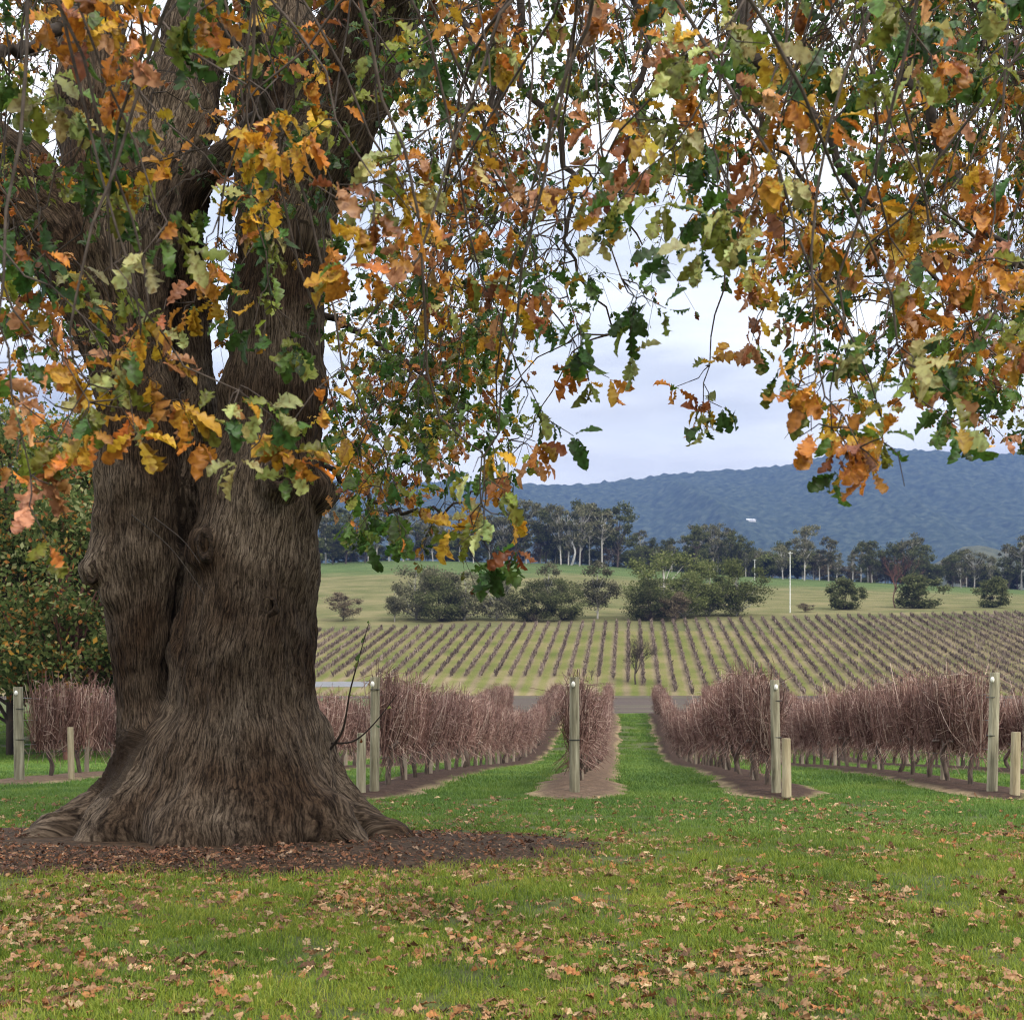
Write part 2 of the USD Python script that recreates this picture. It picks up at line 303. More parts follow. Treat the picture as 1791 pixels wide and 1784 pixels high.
AUTUMN = crown_material("autumn_foliage", [(0.0, (0.035, 0.055, 0.018)), (0.40, (0.085, 0.120, 0.036)), (0.70, (0.17, 0.195, 0.065)), (0.82, (0.27, 0.28, 0.14)), (0.89, (0.34, 0.19, 0.03)), (0.96, (0.34, 0.13, 0.05)), (1.0, (0.16, 0.06, 0.025))], trans=0.35)
GUMBARK = speckled("pale_gum_bark", [(0.3, (0.22, 0.20, 0.175)), (0.7, (0.48, 0.45, 0.40))], scale=0.7, stretch=(1, 1, 0.3), vary=0.25)
DARKBARK = speckled("dark_trunk_bark", [(0.3, (0.03, 0.022, 0.018)), (0.7, (0.085, 0.065, 0.05))], scale=3, stretch=(1, 1, 0.3), vary=0.2)
REDBARK = speckled("reddish_trunk_bark", [(0.3, (0.09, 0.04, 0.03)), (0.7, (0.16, 0.08, 0.06))], scale=3, stretch=(1, 1, 0.3))
DEADWOOD = speckled("bleached_dead_wood", [(0.3, (0.32, 0.30, 0.28)), (0.7, (0.5, 0.48, 0.45))], scale=1)
POLEPAINT = speckled("pale_pole_paint", [(0.3, (0.55, 0.55, 0.5)), (0.7, (0.68, 0.68, 0.62))], scale=2)
PALEWALL = speckled("pale_far_wall", [(0.3, (0.34, 0.34, 0.33)), (0.7, (0.45, 0.45, 0.43))], scale=0.05)
PALEROOF = speckled("pale_far_roof", [(0.3, (0.45, 0.46, 0.48)), (0.7, (0.6, 0.6, 0.62))], scale=0.05)
HAZE = usdkit.material(stage, "/World/Looks/haze_air", {"v": ("principled_volume", {"color": (0.27, 0.42, 0.96), "density": 0.000042, "anisotropy": 0.0})}, [], volume="v.volume")

# ------------------------------------------------------------------ terrain
def plane(Y):
    return 3.2 + 0.178 * (Y - 260.0)


def ytop(u):
    return 336.0 + 35.0 * np.clip((u - 555) / 1236.0, -0.6, 1.5)


def dip(Y):
    """The near vineyard lies in a shallow hollow: the ground falls about a metre and comes back up at the rows' far end."""
    Y = np.asarray(Y, float)
    return np.minimum(0.0, 0.137 - 1.30 * np.exp(-((Y - 57.0) / np.where(Y < 57, 24.0, 16.5)) ** 2))


def height(X, Y):
    X, Y = np.asarray(X, float), np.asarray(Y, float)
    Ys = np.maximum(Y, 60.0)
    u = np.clip(UC + FPX * X / Ys, -1500, 3400)
    yt = ytop(u)
    lower = np.where(Y < 225, 0.0, 0)
    p = plane(np.minimum(Y, yt))
    k = 1.6
    z = 0.5 * (lower + p + np.sqrt((lower - p) ** 2 + k))       # the slope rises smoothly out of the flat
    z = np.where(Y < 200, dip(Y), z - 0.5 * (plane(200) + np.sqrt(plane(200) ** 2 + k)) * np.clip((260 - Y) / 60, 0, 1))
    v640 = np.interp(u, [0, 560, 700, 1000, 1300, 1791, 2200], [985, 985, 980, 986, 1008, 1032, 1040])
    z640 = EYE + 640.0 * (VH - v640) / FPX
    t = np.clip((Y - yt) / (640.0 - yt), 0, 1)
    z = z + (z640 - plane(yt)) * t
    z = z + np.where(Y > 640, 5.0 * (1 - np.exp(-(Y - 640) / 60.0)) - 45.0 * smoothstep(760, 1500, Y), 0)
    return z


def sheet(xs_of_y, ys, nx):
    """A height-field sheet between two X bounds that depend on Y."""
    P = []
    for y in ys:
        a, b = xs_of_y(y)
        P.append(np.stack([np.linspace(a, b, nx), np.full(nx, y)], 1))
    P = np.array(P)
    Z = height(P[..., 0], P[..., 1])
    return np.concatenate([P, Z[..., None]], -1).reshape(-1, 3), grid_faces(len(ys), nx)[:, ::-1]


LOOKOUT = lambda y: (-max(150.0, 0.62 * y), max(150.0, 0.62 * y))
put("lawn", sheet(LOOKOUT, np.concatenate([np.linspace(-110, 0, 6), np.linspace(4, 95, 92)]), 60), GROUND_GRASS, smooth=True, kind="structure")
put("headland", sheet(LOOKOUT, np.linspace(95, 243, 40), 80), HEADLAND, smooth=True, kind="structure")
put("far_vineyard_ground", sheet(LOOKOUT, np.linspace(243, 332, 30), 80), SLOPE, smooth=True, kind="structure")
put("pasture", sheet(LOOKOUT, np.concatenate([np.linspace(332, 760, 60), np.linspace(800, 2700, 14)]), 120), PASTURE, smooth=True, kind="structure")

NC, NR = 1000, 230
s = np.linspace(-0.62, 0.62, NC)
us = UC + FPX * s
ridge_v = np.interp(us, [-600, -100, 400, 760, 924, 993, 1058, 1200, 1354, 1394, 1431, 1480, 1520, 1600, 1722, 1791, 2000, 2400], [800, 820, 835, 846, 845, 850, 842, 826, 816, 810, 800, 788, 783, 788, 793, 793, 810, 840])
ys_m = np.concatenate([np.linspace(2650, 5000, NR - 8), np.linspace(5030, 5700, 8)])
S, YM = np.meshgrid(s, ys_m, indexing="ij")
XM = S * YM
ridge = (EYE + 5000 * (VH - ridge_v) / FPX)[:, None]
tt = np.clip((YM - 2650) / (5000 - 2650), 0, 1)
prof = tt ** 1.12
ZM = 20 + (ridge - 20) * prof
q = np.stack([XM / 800, YM / 1000, np.zeros_like(XM)], -1)
ZM += (fbm(q, 4, 3) - 0.5) * 170 * (tt * (1 - tt) * 4) ** 0.8
gully = 1 - np.abs(2 * fbm(np.stack([XM / 330 + YM / 2600, YM / 2300, XM * 0], -1), 2, 15) - 1)
ZM += (gully - 0.6) * 150 * (tt * (1 - tt) * 4)
ZM += (fbm(np.stack([XM / 24, YM / 24, XM * 0], -1), 2, 9) - 0.5) * 22 * (tt > 0)
ZM = np.where(YM > 5000, ridge - (YM - 5000) * 0.8, ZM)
ZM[:, 0] = -1.0
put("mountain", (np.stack([XM, YM, ZM], -1).reshape(-1, 3), grid_faces(NC, NR)), FOREST, smooth=True, kind="structure")
# a smaller grassed hill in front of the mountain's foot
hu = np.linspace(0, 1, 60)
HX, HY = np.meshgrid(np.linspace(300, 880, 60), np.linspace(1250, 1750, 30), indexing="ij")
HZ = -8 + 148 * np.exp(-((HX - 520) / 150) ** 2 - ((HY - 1500) / 150) ** 2) + 42 * fbm(np.stack([HX / 60, HY / 60, HX * 0], -1), 3, 2)
put("hill", (np.stack([HX, HY, HZ], -1).reshape(-1, 3), grid_faces(60, 30)), HILLGRASS, smooth=True, kind="structure")
# road along the foot of the far vineyard, on the left
ry = np.array([254.5, 256.5, 258.5, 260.5])
rx = np.linspace(-75, -27, 22)
RX, RY = np.meshgrid(rx, ry, indexing="ij")
put("road", (np.stack([RX, RY + 0.02 * RX, height(RX, RY + 0.02 * RX) + 0.05], -1).reshape(-1, 3), grid_faces(22, 4)), ROAD, smooth=True, kind="structure")
# grassed flat between the near vineyard and the road
gx, gy = np.meshgrid(np.linspace(-70, -9, 30), np.linspace(101, 236, 30), indexing="ij")
gx = gx + (fbm(np.stack([gy / 9, gx / 9, gx * 0], -1), 3, 4) - 0.5) * 8
put("grass_flat", (np.stack([gx, gy, height(gx, gy) + 0.03], -1).reshape(-1, 3), grid_faces(30, 30)), GROUND_GRASS, smooth=True, kind="structure")

# ------------------------------------------------------------------ the oak: trunk
def surface_nets(F, origin, h):
    ins = F < 0
    nx, ny, nz = F.shape
    cnt = np.zeros((nx - 1, ny - 1, nz - 1), np.uint8)
    for a, b, c in np.ndindex(2, 2, 2):
        cnt += ins[a:nx - 1 + a, b:ny - 1 + b, c:nz - 1 + c]
    cells = np.argwhere((cnt > 0) & (cnt < 8))
    ids = np.full(cnt.shape, -1, np.int64)
    ids[tuple(cells.T)] = np.arange(len(cells))
    acc, num = np.zeros((len(cells), 3)), np.zeros(len(cells))
    corners = list(np.ndindex(2, 2, 2))
    for p in corners:
        for ax in range(3):
            if p[ax]:
                continue
            r = list(p); r[ax] = 1
            f0 = F[tuple((cells + p).T)]; f1 = F[tuple((cells + r).T)]
            m = (f0 < 0) != (f1 < 0)
            t = np.where(m, f0 / np.where(m, f0 - f1, 1), 0)
            pt = np.array(p, float) + t[:, None] * (np.array(r, float) - np.array(p, float))
            acc[m] += pt[m]; num[m] += 1
    V = origin + h * (cells + acc / num[:, None])
    faces = []
    for ax in range(3):
        sl0 = [slice(1, -1)] * 3; sl1 = [slice(1, -1)] * 3
        sl0[ax] = slice(0, -1); sl1[ax] = slice(1, None)
        a, b = ins[tuple(sl0)], ins[tuple(sl1)]
        off = np.array([1, 1, 1]); off[ax] = 0
        o1, o2 = (ax + 1) % 3, (ax + 2) % 3
        for flip, m in ((False, a & ~b), (True, ~a & b)):
            e = np.argwhere(m) + off
            quad = []
            for d1, d2 in ((0, 0), (-1, 0), (-1, -1), (0, -1)):
                c = e.copy(); c[:, o1] += d1; c[:, o2] += d2
                quad.append(ids[tuple(c.T)])
            qd = np.stack(quad, 1)
            faces.append(qd if not flip else qd[:, ::-1])
    return V, np.vstack(faces)


TY = 15.0
SC = FPX / TY


def tp(u, v, dy=0.0):
    """A point of the oak, from where the photograph shows it, dy metres behind the trunk's middle plane."""
    return at(u, v, TY + dy)


CHAINS = [  # (blend, [(u, v, depth offset, radius in photo pixels)...])
    # right stem, then its straight leader and its right limb
    (0.30, [(415, 1500, 0, 170), (412, 1400, 0, 140), (418, 1300, -0.05, 124), (424, 1150, -0.1, 114), (443, 1000, 0.05, 106), (462, 850, 0.1, 100), (472, 700, 0.1, 82), (480, 560, 0.1, 78), (497, 430, 0.1, 68)]),
    (0.25, [(497, 430, 0.1, 74), (495, 300, 0.2, 70), (485, 150, 0.4, 66), (480, -60, 0.7, 60), (470, -260, 1.0, 50)]),
    (0.25, [(505, 400, 0.1, 68), (560, 265, 0.0, 72), (612, 130, -0.15, 72), (655, -10, -0.4, 68), (720, -170, -0.9, 60), (800, -300, -1.6, 48)]),
    # left stem
    (0.07, [(275, 1480, 0, 90), (257, 1320, 0.0, 48), (247, 1200, 0.0, 46), (243, 1100, 0.0, 54), (241, 980, 0.05, 69), (242, 850, 0.05, 70), (236, 700, 0.1, 68), (212, 580, 0.1, 80), (180, 470, 0.1, 92)]),
    (0.22, [(165, 480, 0.1, 86), (78, 385, 0.0, 70), (15, 305, -0.2, 60), (-90, 180, -0.6, 46), (-240, 40, -1.2, 38)]),
    (0.22, [(205, 460, 0.1, 86), (190, 330, 0.3, 72), (170, 180, 0.5, 66), (150, 20, 0.8, 60), (120, -200, 1.4, 48)]),
    (0.22, [(225, 440, 0.2, 70), (270, 320, 0.6, 62), (312, 190, 0.9, 58), (345, 60, 1.2, 54), (370, -200, 1.7, 44)]),
    (0.05, [(300, 1420, 0.4, 60), (298, 1300, 0.38, 56), (300, 1150, 0.36, 52), (330, 990, 0.42, 48)]),
    (0.20, [(350, 1000, 0.45, 46), (350, 860, 0.65, 44), (345, 700, 0.7, 40), (335, 560, 0.6, 30), (322, 440, 0.3, 20), (345, 330, -0.2, 16), (425, 235, -0.6, 13)]),
    # roots
    (0.42, [(290, 1310, 0.0, 50), (222, 1400, 0.1, 40), (132, 1446, -0.2, 25), (62, 1480, -0.5, 17), (-10, 1512, -0.75, 9)]),
    (0.40, [(300, 1330, -0.35, 60), (210, 1440, -0.7, 42), (120, 1492, -1.0, 20)]),
    (0.42, [(510, 1300, 0.0, 48), (565, 1400, 0.1, 38), (632, 1447, -0.15, 23), (700, 1480, -0.5, 16), (775, 1512, -0.75, 9)]),
    (0.40, [(495, 1350, -0.45, 46), (565, 1440, -0.85, 34), (650, 1490, -1.15, 18)]),
    (0.40, [(430, 1330, -0.6, 70), (440, 1440, -1.0, 50), (455, 1488, -1.35, 30)]),
    (0.40, [(360, 1350, -0.5, 60), (335, 1450, -0.95, 44), (318, 1488, -1.3, 28)]),
    (0.45, [(400, 1300, 0.7, 70), (350, 1420, 1.2, 50), (300, 1480, 1.9, 18)]),
    (0.45, [(450, 1300, 0.6, 60), (500, 1420, 1.1, 45), (600, 1470, 1.7, 18)]),
    # burls and cut branch collars
    (0.20, [(188, 988, -0.2, 34), (168, 1000, -0.3, 23)]),
    (0.12, [(357, 970, -0.50, 30), (357, 952, -0.56, 21)]),
    (0.12, [(490, 835, -0.62, 34), (487, 828, -0.7, 22)]),
    (0.14, [(205, 1040, -0.25, 28), (196, 1045, -0.3, 22)]),
    (0.12, [(560, 860, -0.1, 34), (566, 865, -0.1, 30)]),
]


def build_trunk(h=0.028):
    lo, hi = np.array([-6.6, 12.6, -0.45]), np.array([-0.2, 18.2, 11.2])
    n = np.ceil((hi - lo) / h).astype(int)
    F = np.full(n, 1.5, np.float32)
    ax = [lo[k] + h * np.arange(n[k], dtype=np.float32) for k in range(3)]
    for blend, chain in CHAINS:
        pts = [tp(u, v, d) for u, v, d, r in chain]
        rad = [r / SC for u, v, d, r in chain]
        for a, b, ra, rb in zip(pts[:-1], pts[1:], rad[:-1], rad[1:]):
            m = max(ra, rb) + blend + 0.12
            i0 = np.clip(((np.minimum(a, b) - m - lo) / h).astype(int), 0, n - 1)
            i1 = np.clip(((np.maximum(a, b) + m - lo) / h).astype(int) + 1, 0, n)
            if (i1 - i0 < 2).any():
                continue
            sl = tuple(slice(p, q_) for p, q_ in zip(i0, i1))
            gx, gy, gz = ax[0][sl[0]][:, None, None], ax[1][sl[1]][None, :, None], ax[2][sl[2]][None, None, :]
            ab = b - a
            t = ((gx - a[0]) * ab[0] + (gy - a[1]) * ab[1] + (gz - a[2]) * ab[2]) / (ab @ ab)
            t = np.clip(t, 0, 1).astype(np.float32)
            d = np.sqrt((gx - a[0] - t * ab[0]) ** 2 + (gy - a[1] - t * ab[1]) ** 2 + (gz - a[2] - t * ab[2]) ** 2) - (ra + (rb - ra) * t)
            G = F[sl]
            k = blend
            w = np.maximum(k - np.abs(G - d), 0) / k
            F[sl] = np.minimum(G, d) - w * w * k * 0.22
    F[:, :, 0] = 1.0
    V, Q = surface_nets(F, lo, h)
    for _ in range(2):                                  # even out the net
        acc = np.zeros_like(V); c = np.zeros(len(V))
        for k in range(4):
            a_, b_ = Q[:, k], Q[:, (k + 1) % 4]
            np.add.at(acc, a_, V[b_]); np.add.at(c, a_, 1); np.add.at(acc, b_, V[a_]); np.add.at(c, b_, 1)
        V = 0.5 * V + 0.5 * acc / np.maximum(c, 1)[:, None]
    f = np.vstack([Q[:, [0, 1, 2]], Q[:, [0, 2, 3]]])
    nrm = np.zeros_like(V)
    fn = np.cross(V[f[:, 1]] - V[f[:, 0]], V[f[:, 2]] - V[f[:, 0]])
    for k in range(3):
        np.add.at(nrm, f[:, k], fn)
    nrm = unit(nrm)
    lump = (fbm(V * [1.3, 1.3, 0.6], 3, 5) - 0.5) * 0.26 + (fbm(V * [5.0, 5.0, 3.5], 3, 51) - 0.5) * 0.09
    flute = (fbm(V * [3.4, 3.4, 0.55], 2, 21) - 0.5) * 0.13
    # grain: low on the tree it fans out round the trunk's axis and over the roots, higher up it follows the stems
    a_ = np.arctan2(V[:, 1] - 14.93, V[:, 0] + 3.01)
    rad_ = np.hypot(V[:, 1] - 14.93, V[:, 0] + 3.01)
    fan = np.stack([1.0 * np.cos(a_), 1.0 * np.sin(a_), V[:, 2] - 0.45 * np.maximum(rad_ - 1.1, 0)], -1)
    best, stem, wz = np.full(len(V), 1e9), np.zeros_like(V), np.zeros(len(V))
    for ci, r0 in ((0, 1.0), (1, 0.6), (2, 0.6), (3, 0.6), (4, 0.5), (5, 0.5), (6, 0.5), (7, 0.5), (8, 0.3)):
        pts = [tp(u, v, d) for u, v, d, r in CHAINS[ci][1]]; rad = [r / SC for u, v, d, r in CHAINS[ci][1]]
        along = 0.0
        for a, b, ra, rb in zip(pts[:-1], pts[1:], rad[:-1], rad[1:]):
            L = np.linalg.norm(b - a); ax_ = (b - a) / L
            t = np.clip((V - a) @ ax_, 0, L)
            dv = V - a - t[:, None] * ax_
            dd = np.linalg.norm(dv, axis=1) - (ra + (rb - ra) * t / L)
            e1 = unit(np.array([1.0, 0, 0]) - ax_[0] * ax_); e2 = np.cross(ax_, e1)
            n_ = unit(dv - (dv @ ax_)[:, None] * ax_)
            m = dd < best
            best[m] = dd[m]
            stem[m] = np.stack([r0 * (n_ @ e1) + ci * 5 * (ci > 0), r0 * (n_ @ e2), V[:, 2] if ci in (0, 3) else pts[0][2] + along + t], -1)[m]
            wz[m] = (smoothstep(1.6, 2.4, V[m, 2]) if ci == 0 else smoothstep(0.5, 1.2, V[m, 2]) if ci == 3 else 1.0)
            along += L
    grain = fan * (1 - wz[:, None]) + stem * wz[:, None]
    warp = grain + 0.10 * (np.stack([fbm(grain * 2.0, 2, 31), fbm(grain * 2.0, 2, 32), V[:, 2] * 0], -1) - 0.5)
    ridge_ = 1 - np.abs(2 * noise(warp * [12, 12, 2.2], 8) - 1)
    fine = noise(warp * [23, 23, 6.0], 12)
    V = V + nrm * (lump + flute + 0.034 * (ridge_ ** 1.5 - 0.5) + 0.024 * (fine - 0.5))[:, None]
    return V, f, grain


oak = thing("oak_tree", label="massive old oak with flared roots and hanging orange and green autumn leaves", cat="tree")
OAK = str(oak.GetPath())
TV, TF, TG = build_trunk()
trunk = put("trunk", (TV, TF), BARK, OAK, smooth=True)
TRUNK = str(trunk.GetPath())
UsdGeom.PrimvarsAPI(trunk).CreatePrimvar("grain", Sdf.ValueTypeNames.Vector3fArray, "vertex").Set(Vt.Vec3fArray.FromNumpy(TG.astype(np.float32)))


def scar(u, v, r, squash, hole, name="branch_scar", **kw):
    """A healed branch collar: a rough ring of wood with a sunken face, set into the bark towards the viewer's side."""
    X, Z = (u - UC) / SC, EYE + (VH - v) / SC
    near = (np.abs(TV[:, 0] - X) < 0.14) & (np.abs(TV[:, 2] - Z) < 0.14)
    y = TV[near, 1].min() if near.any() else TY - 1
    X, Z = X * y / TY, EYE + (Z - EYE) * y / TY
    near = (np.abs(TV[:, 0] - X) < 0.10) & (np.abs(TV[:, 2] - Z) < 0.10)
    y = TV[near, 1].min() if near.any() else y
    R = r / SC
    N, K = 26, 7
    v_, a_ = [], np.linspace(0, 2 * np.pi, N, endpoint=False)
    prof_ = [(1.3, -0.10), (1.12, 0.0), (0.92, 0.03), (0.74, 0.022), (0.60, -0.01), (0.45, -0.03 if not hole else -0.16), (0.0, -0.035 if not hole else -0.22)]
    for k, (rr, dp) in enumerate(prof_):
        w = 1 + 0.55 * (noise(np.stack([np.cos(a_) * 2 + u, np.sin(a_) * 2 + v, np.full(N, k * 0.35)], -1), 3) - 0.5)
        v_.append(np.stack([X + R * rr * w * np.cos(a_) * squash, np.full(N, y + 0.02) - dp * R / 0.16 * 0.8, Z + R * rr * w * np.sin(a_)], -1))
    v_ = np.vstack(v_)
    i, j = np.meshgrid(np.arange(len(prof_) - 1), np.arange(N), indexing="ij")
    qf = np.stack([i * N + j, i * N + (j + 1) % N, (i + 1) * N + (j + 1) % N, (i + 1) * N + j], -1).reshape(-1, 4)
    put(name, (v_[:5 * N], qf[:N * 4]) if hole else (v_, qf), SCAR, TRUNK, smooth=True, **kw)
    if hole:
        put("hollow", (v_[4 * N:], qf[N * 4:] - 4 * N), HOLLOW, TRUNK, smooth=True)


scar(160, 1000, 18, 0.5, True, label="ring shaped burl on the trunk's left edge")
scar(357, 953, 24, 0.5, False, label="tall oval scar in the fork of the stems")
scar(487, 828, 21, 0.95, True, label="round collar with a dark hollow")
scar(468, 1058, 15, 0.9, True, label="small dark knot on the right stem")

# ------------------------------------------------------------------ the oak: leaves
HALF = [(0.0, 0.012), (0.10, 0.02), (0.17, 0.095), (0.24, 0.11), (0.29, 0.06), (0.37, 0.165), (0.45, 0.195), (0.50, 0.105), (0.58, 0.225), (0.67, 0.25), (0.72, 0.14), (0.80, 0.185), (0.88, 0.165), (0.95, 0.085), (1.0, 0.0)]
HALF_LOW = [(0.0, 0.01), (0.14, 0.04), (0.20, 0.105), (0.27, 0.10), (0.31, 0.065), (0.42, 0.20), (0.50, 0.195), (0.55, 0.12), (0.66, 0.25), (0.77, 0.235), (0.83, 0.135), (0.93, 0.13), (1.0, 0.02)]


def leaf_shape(half, seed):
    """A lobed oak leaf: base at the origin, tip at +x, upper side +z; folded along the midrib, arched and wavy."""
    r = np.random.default_rng(seed)
    v, f = [], []
    bend, fold, wave = r.uniform(-0.7, 1.3), r.uniform(0.05, 0.75), r.uniform(0.025, 0.085)
    for k, (t, w) in enumerate(half):
        wl, wr = w * r.uniform(0.78, 1.2), w * r.uniform(0.78, 1.2)
        z0 = -bend * t * t * 0.45
        tl, tr = t + r.uniform(-0.02, 0.03) + 0.14 * w, t + r.uniform(-0.02, 0.03) + 0.14 * w
        v += [(tl, wl, z0 + fold * wl + r.normal() * wave), (t, 0, z0), (tr, -wr, z0 + fold * wr + r.normal() * wave)]
    n = len(half)
    for k in range(n - 1):
        a = 3 * k
        f += [(a, a + 1, a + 4), (a, a + 4, a + 3), (a + 1, a + 2, a + 5), (a + 1, a + 5, a + 4)]
    v = np.array(v); v[:, 0] *= 1 / 1.06
    return v, np.array(f)


LEAVES_HI = [leaf_shape(HALF, 100 + k) for k in range(12)]


def flat_leaf(half, seed):
    """The same leaf for further off: one strip, arched and twisted."""
    v, _ = leaf_shape(half, seed)
    v = v.reshape(-1, 3, 3)[:, [0, 2]].reshape(-1, 3)
    k = 2 * np.arange(len(half) - 1)[:, None]
    return v, np.vstack([k + [0, 1, 3], k + [0, 3, 2]])


LEAVES_LO = [flat_leaf(HALF_LOW, 200 + k) for k in range(12)]
# dark green, green, olive, pale underside, gold, orange, salmon, russet brown
PAL = np.array([(0.042, 0.095, 0.020), (0.085, 0.155, 0.028), (0.19, 0.215, 0.034), (0.40, 0.40, 0.15), (0.52, 0.30, 0.028), (0.48, 0.19, 0.028), (0.48, 0.23, 0.11), (0.20, 0.070, 0.022)])
MIX = {"green": [.40, .32, .18, .03, .04, .02, .0, .01], "pale": [.03, .08, .27, .48, .10, .02, .02, 0], "gold": [.04, .06, .10, .06, .42, .24, .05, .03], "orange": [.03, .05, .06, .02, .18, .42, .14, .10],
       "salmon": [.02, .04, .05, .05, .10, .26, .42, .06], "mixed": [.18, .20, .19, .09, .15, .11, .05, .03], "far": [.24, .22, .20, .05, .09, .10, .02, .08], "brown": [.12, .1, .12, .02, .1, .22, .06, .26]}


class LeafSet:
    def __init__(self):
        self.pos, self.dir, self.nrm, self.size, self.col, self.owner = [], [], [], [], [], []

    def add(self, pos, d, n, size, col, owner=-1):
        self.pos.append(pos); self.dir.append(d); self.nrm.append(n); self.size.append(size); self.col.append(col); self.owner.append(owner)

    def arrays(self):
        return [np.array(x) for x in (self.pos, self.dir, self.nrm, self.size, self.col, self.owner)]


def place(shape, pos, d, n, size):
    """The leaf shape set at each place: (N, nv, 3)."""
    x = unit(np.asarray(d, float)); y = unit(np.cross(n, x)); z = np.cross(x, y)
    v = shape[0] * np.asarray(size)[:, None, None] if np.ndim(size) else shape[0][None] * size
    return pos[:, None] + v[..., 0:1] * x[:, None] + v[..., 1:2] * y[:, None] + v[..., 2:3] * z[:, None]


def joined(shapes, pos, d, n, size, col, seed=0):
    r = np.random.default_rng(seed)
    kind = r.integers(0, len(shapes), len(pos))
    b = MB()
    for k, sh in enumerate(shapes):
        m = kind == k
        if m.any():
            v = place(sh, pos[m], d[m], n[m], size[m])
            nv = v.shape[1]
            f = (sh[1][None] + (np.arange(m.sum()) * nv)[:, None, None]).reshape(-1, 3)
            b.add(v.reshape(-1, 3), f, np.repeat(col[m], nv, 0), per=nv)
    return b


# boughs: real limbs that carry the hanging sprays
BOUGHS = []          # (points, radii)


def bough(pts, r0, r1, n=28, wob=0.13, seed=0):
    p = spline(pts, n)
    q_ = np.arange(n)[:, None] * 0.45 + np.array([[seed * 7.1, 3.3, 1.7]])
    p = p + wob * (np.stack([fbm(q_ + k * 11.3, 2, seed + k) for k in range(3)], -1) - 0.5) * 2
    r = r0 + (r1 - r0) * np.linspace(0, 1, n) ** 0.8
    BOUGHS.append((p, r))
    return p


def roof(y):
    return EYE + (VH / FPX) * y


# limbs the photograph shows
bough([at(1292, -420, 10.5), at(1290, -120, 9.6), at(1298, 20, 9.3), at(1318, 100, 9.2), at(1385, 152, 9.1), at(1480, 290, 9.0), at(1585, 430, 9.0), at(1745, 570, 9.1)], 0.075, 0.010, seed=1)
bough([at(690, -300, 14), at(770, -60, 12.6), at(832, 82, 12.2), at(862, 172, 12.0), at(858, 260, 12.0), at(868, 345, 12.0), at(846, 440, 12.0)], 0.05, 0.008, seed=2)
bough([at(820, -120, 12.8), at(890, 100, 12.0), at(958, 205, 11.8), at(1000, 318, 11.6), at(988, 400, 11.6), at(1022, 480, 11.6), at(1078, 590, 11.6)], 0.045, 0.006, seed=3)
bough([at(1180, -300, 11.5), at(1250, -20, 10.5), at(1292, 70, 10.3), at(1302, 160, 10.2), at(1340, 230, 10.0), at(1420, 360, 10.0), at(1490, 520, 10.0)], 0.05, 0.008, seed=4)
bough([tp(205, -60, 0.2), at(150, 0, 14.2), at(75, 62, 13.8), at(0, 108, 13.4), at(-90, 150, 13)], 0.085, 0.05, seed=5)
bough([tp(425, 240, -0.6), at(450, 190, 14.2), at(470, 120, 13.9), at(440, 20, 13.6), at(400, -120, 13.4)], 0.06, 0.03, n=14, seed=6)
bough([at(1050, -300, 12.0), at(1100, -20, 11.3), at(1130, 90, 11.0), at(1105, 210, 10.8), at(1090, 330, 10.7), at(1120, 430, 10.7)], 0.045, 0.006, seed=8)
bough([at(1500, -250, 9.5), at(1560, 0, 8.8), at(1610, 180, 8.6), at(1670, 300, 8.5), at(1740, 420, 8.4), at(1830, 560, 8.4)], 0.06, 0.012, seed=9)
bough([at(940, -200, 16), at(900, 60, 16), at(830, 300, 15.6), at(760, 520, 15.2), at(700, 700, 15.0), at(650, 840, 14.8)], 0.06, 0.008, seed=10)
bough([tp(560, 545, 0.5), at(640, 590, 15.6), at(720, 640, 15.2), at(800, 705, 14.8), at(880, 740, 14.5)], 0.045, 0.008, seed=11)
bough([tp(560, 800, 0.6), at(625, 860, 15.4), at(700, 895, 14.8), at(780, 890, 14.4), at(850, 850, 14.2)], 0.04, 0.008, seed=12)
# limbs overhead, out of the picture, from the crown towards and past the viewer
crown = [tp(800, -300, -1.6), tp(470, -260, 1.0), tp(120, -200, 1.4), tp(370, -200, 1.7), tp(-240, 40, -1.2)]
ends = [(-3.4, 4.2, 0), (-2.0, 4.0, 0), (-0.8, 4.2, 0), (0.4, 4.4, 0), (1.6, 4.4, 0), (2.8, 4.8, 0), (-4.5, 7.0, 4), (3.8, 6.5, 0), (5.2, 8.8, 0), (6.0, 12.0, 0), (3.0, 10.0, 0), (4.6, 16.0, 1), (1.0, 20.0, 1), (6.5, 20.0, 1),
        (-6.5, 12.0, 4), (-7.5, 17.0, 2), (-4.0, 21.5, 3), (0.5, 11.5, 0), (1.8, 15.0, 1), (-1.0, 7.5, 0), (-5.2, 9.5, 4), (-2.0, 20, 3)]
for k, (x, y, c) in enumerate(ends):
    a = crown[c]; b = np.array([x, y, roof(y) + 0.25 + 0.35 * (k % 3)])
    m1 = a + (b - a) * 0.33; m2 = a + (b - a) * 0.7
    m1[2] = max(a[2], roof(m1[1])) + 1.2; m2[2] = max(roof(m2[1]) + 0.9, m2[2] * 0.6 + b[2] * 0.4)
    p = bough([a, m1, m2, b], 0.14, 0.03, seed=20 + k)
    for j in range(4):
        i = 8 + j * 4
        side = 1 if (j + k) % 2 else -1
        d = unit(np.array([p[min(i + 1, 27)][0] - p[i][0], p[min(i + 1, 27)][1] - p[i][1], 0]))
        e = p[i] + 1.5 * (d * 0.7 + side * np.array([-d[1], d[0], 0])) + [0, 0, 0.1]
        e[2] = max(roof(e[1]) + 0.15, p[i][2] - 0.5)
        bough([p[i], (p[i] + e) / 2 + [0, 0, 0.2], e], 0.045, 0.014, n=10, seed=60 + 5 * k + j)
BPTS = np.vstack([p for p, r in BOUGHS])

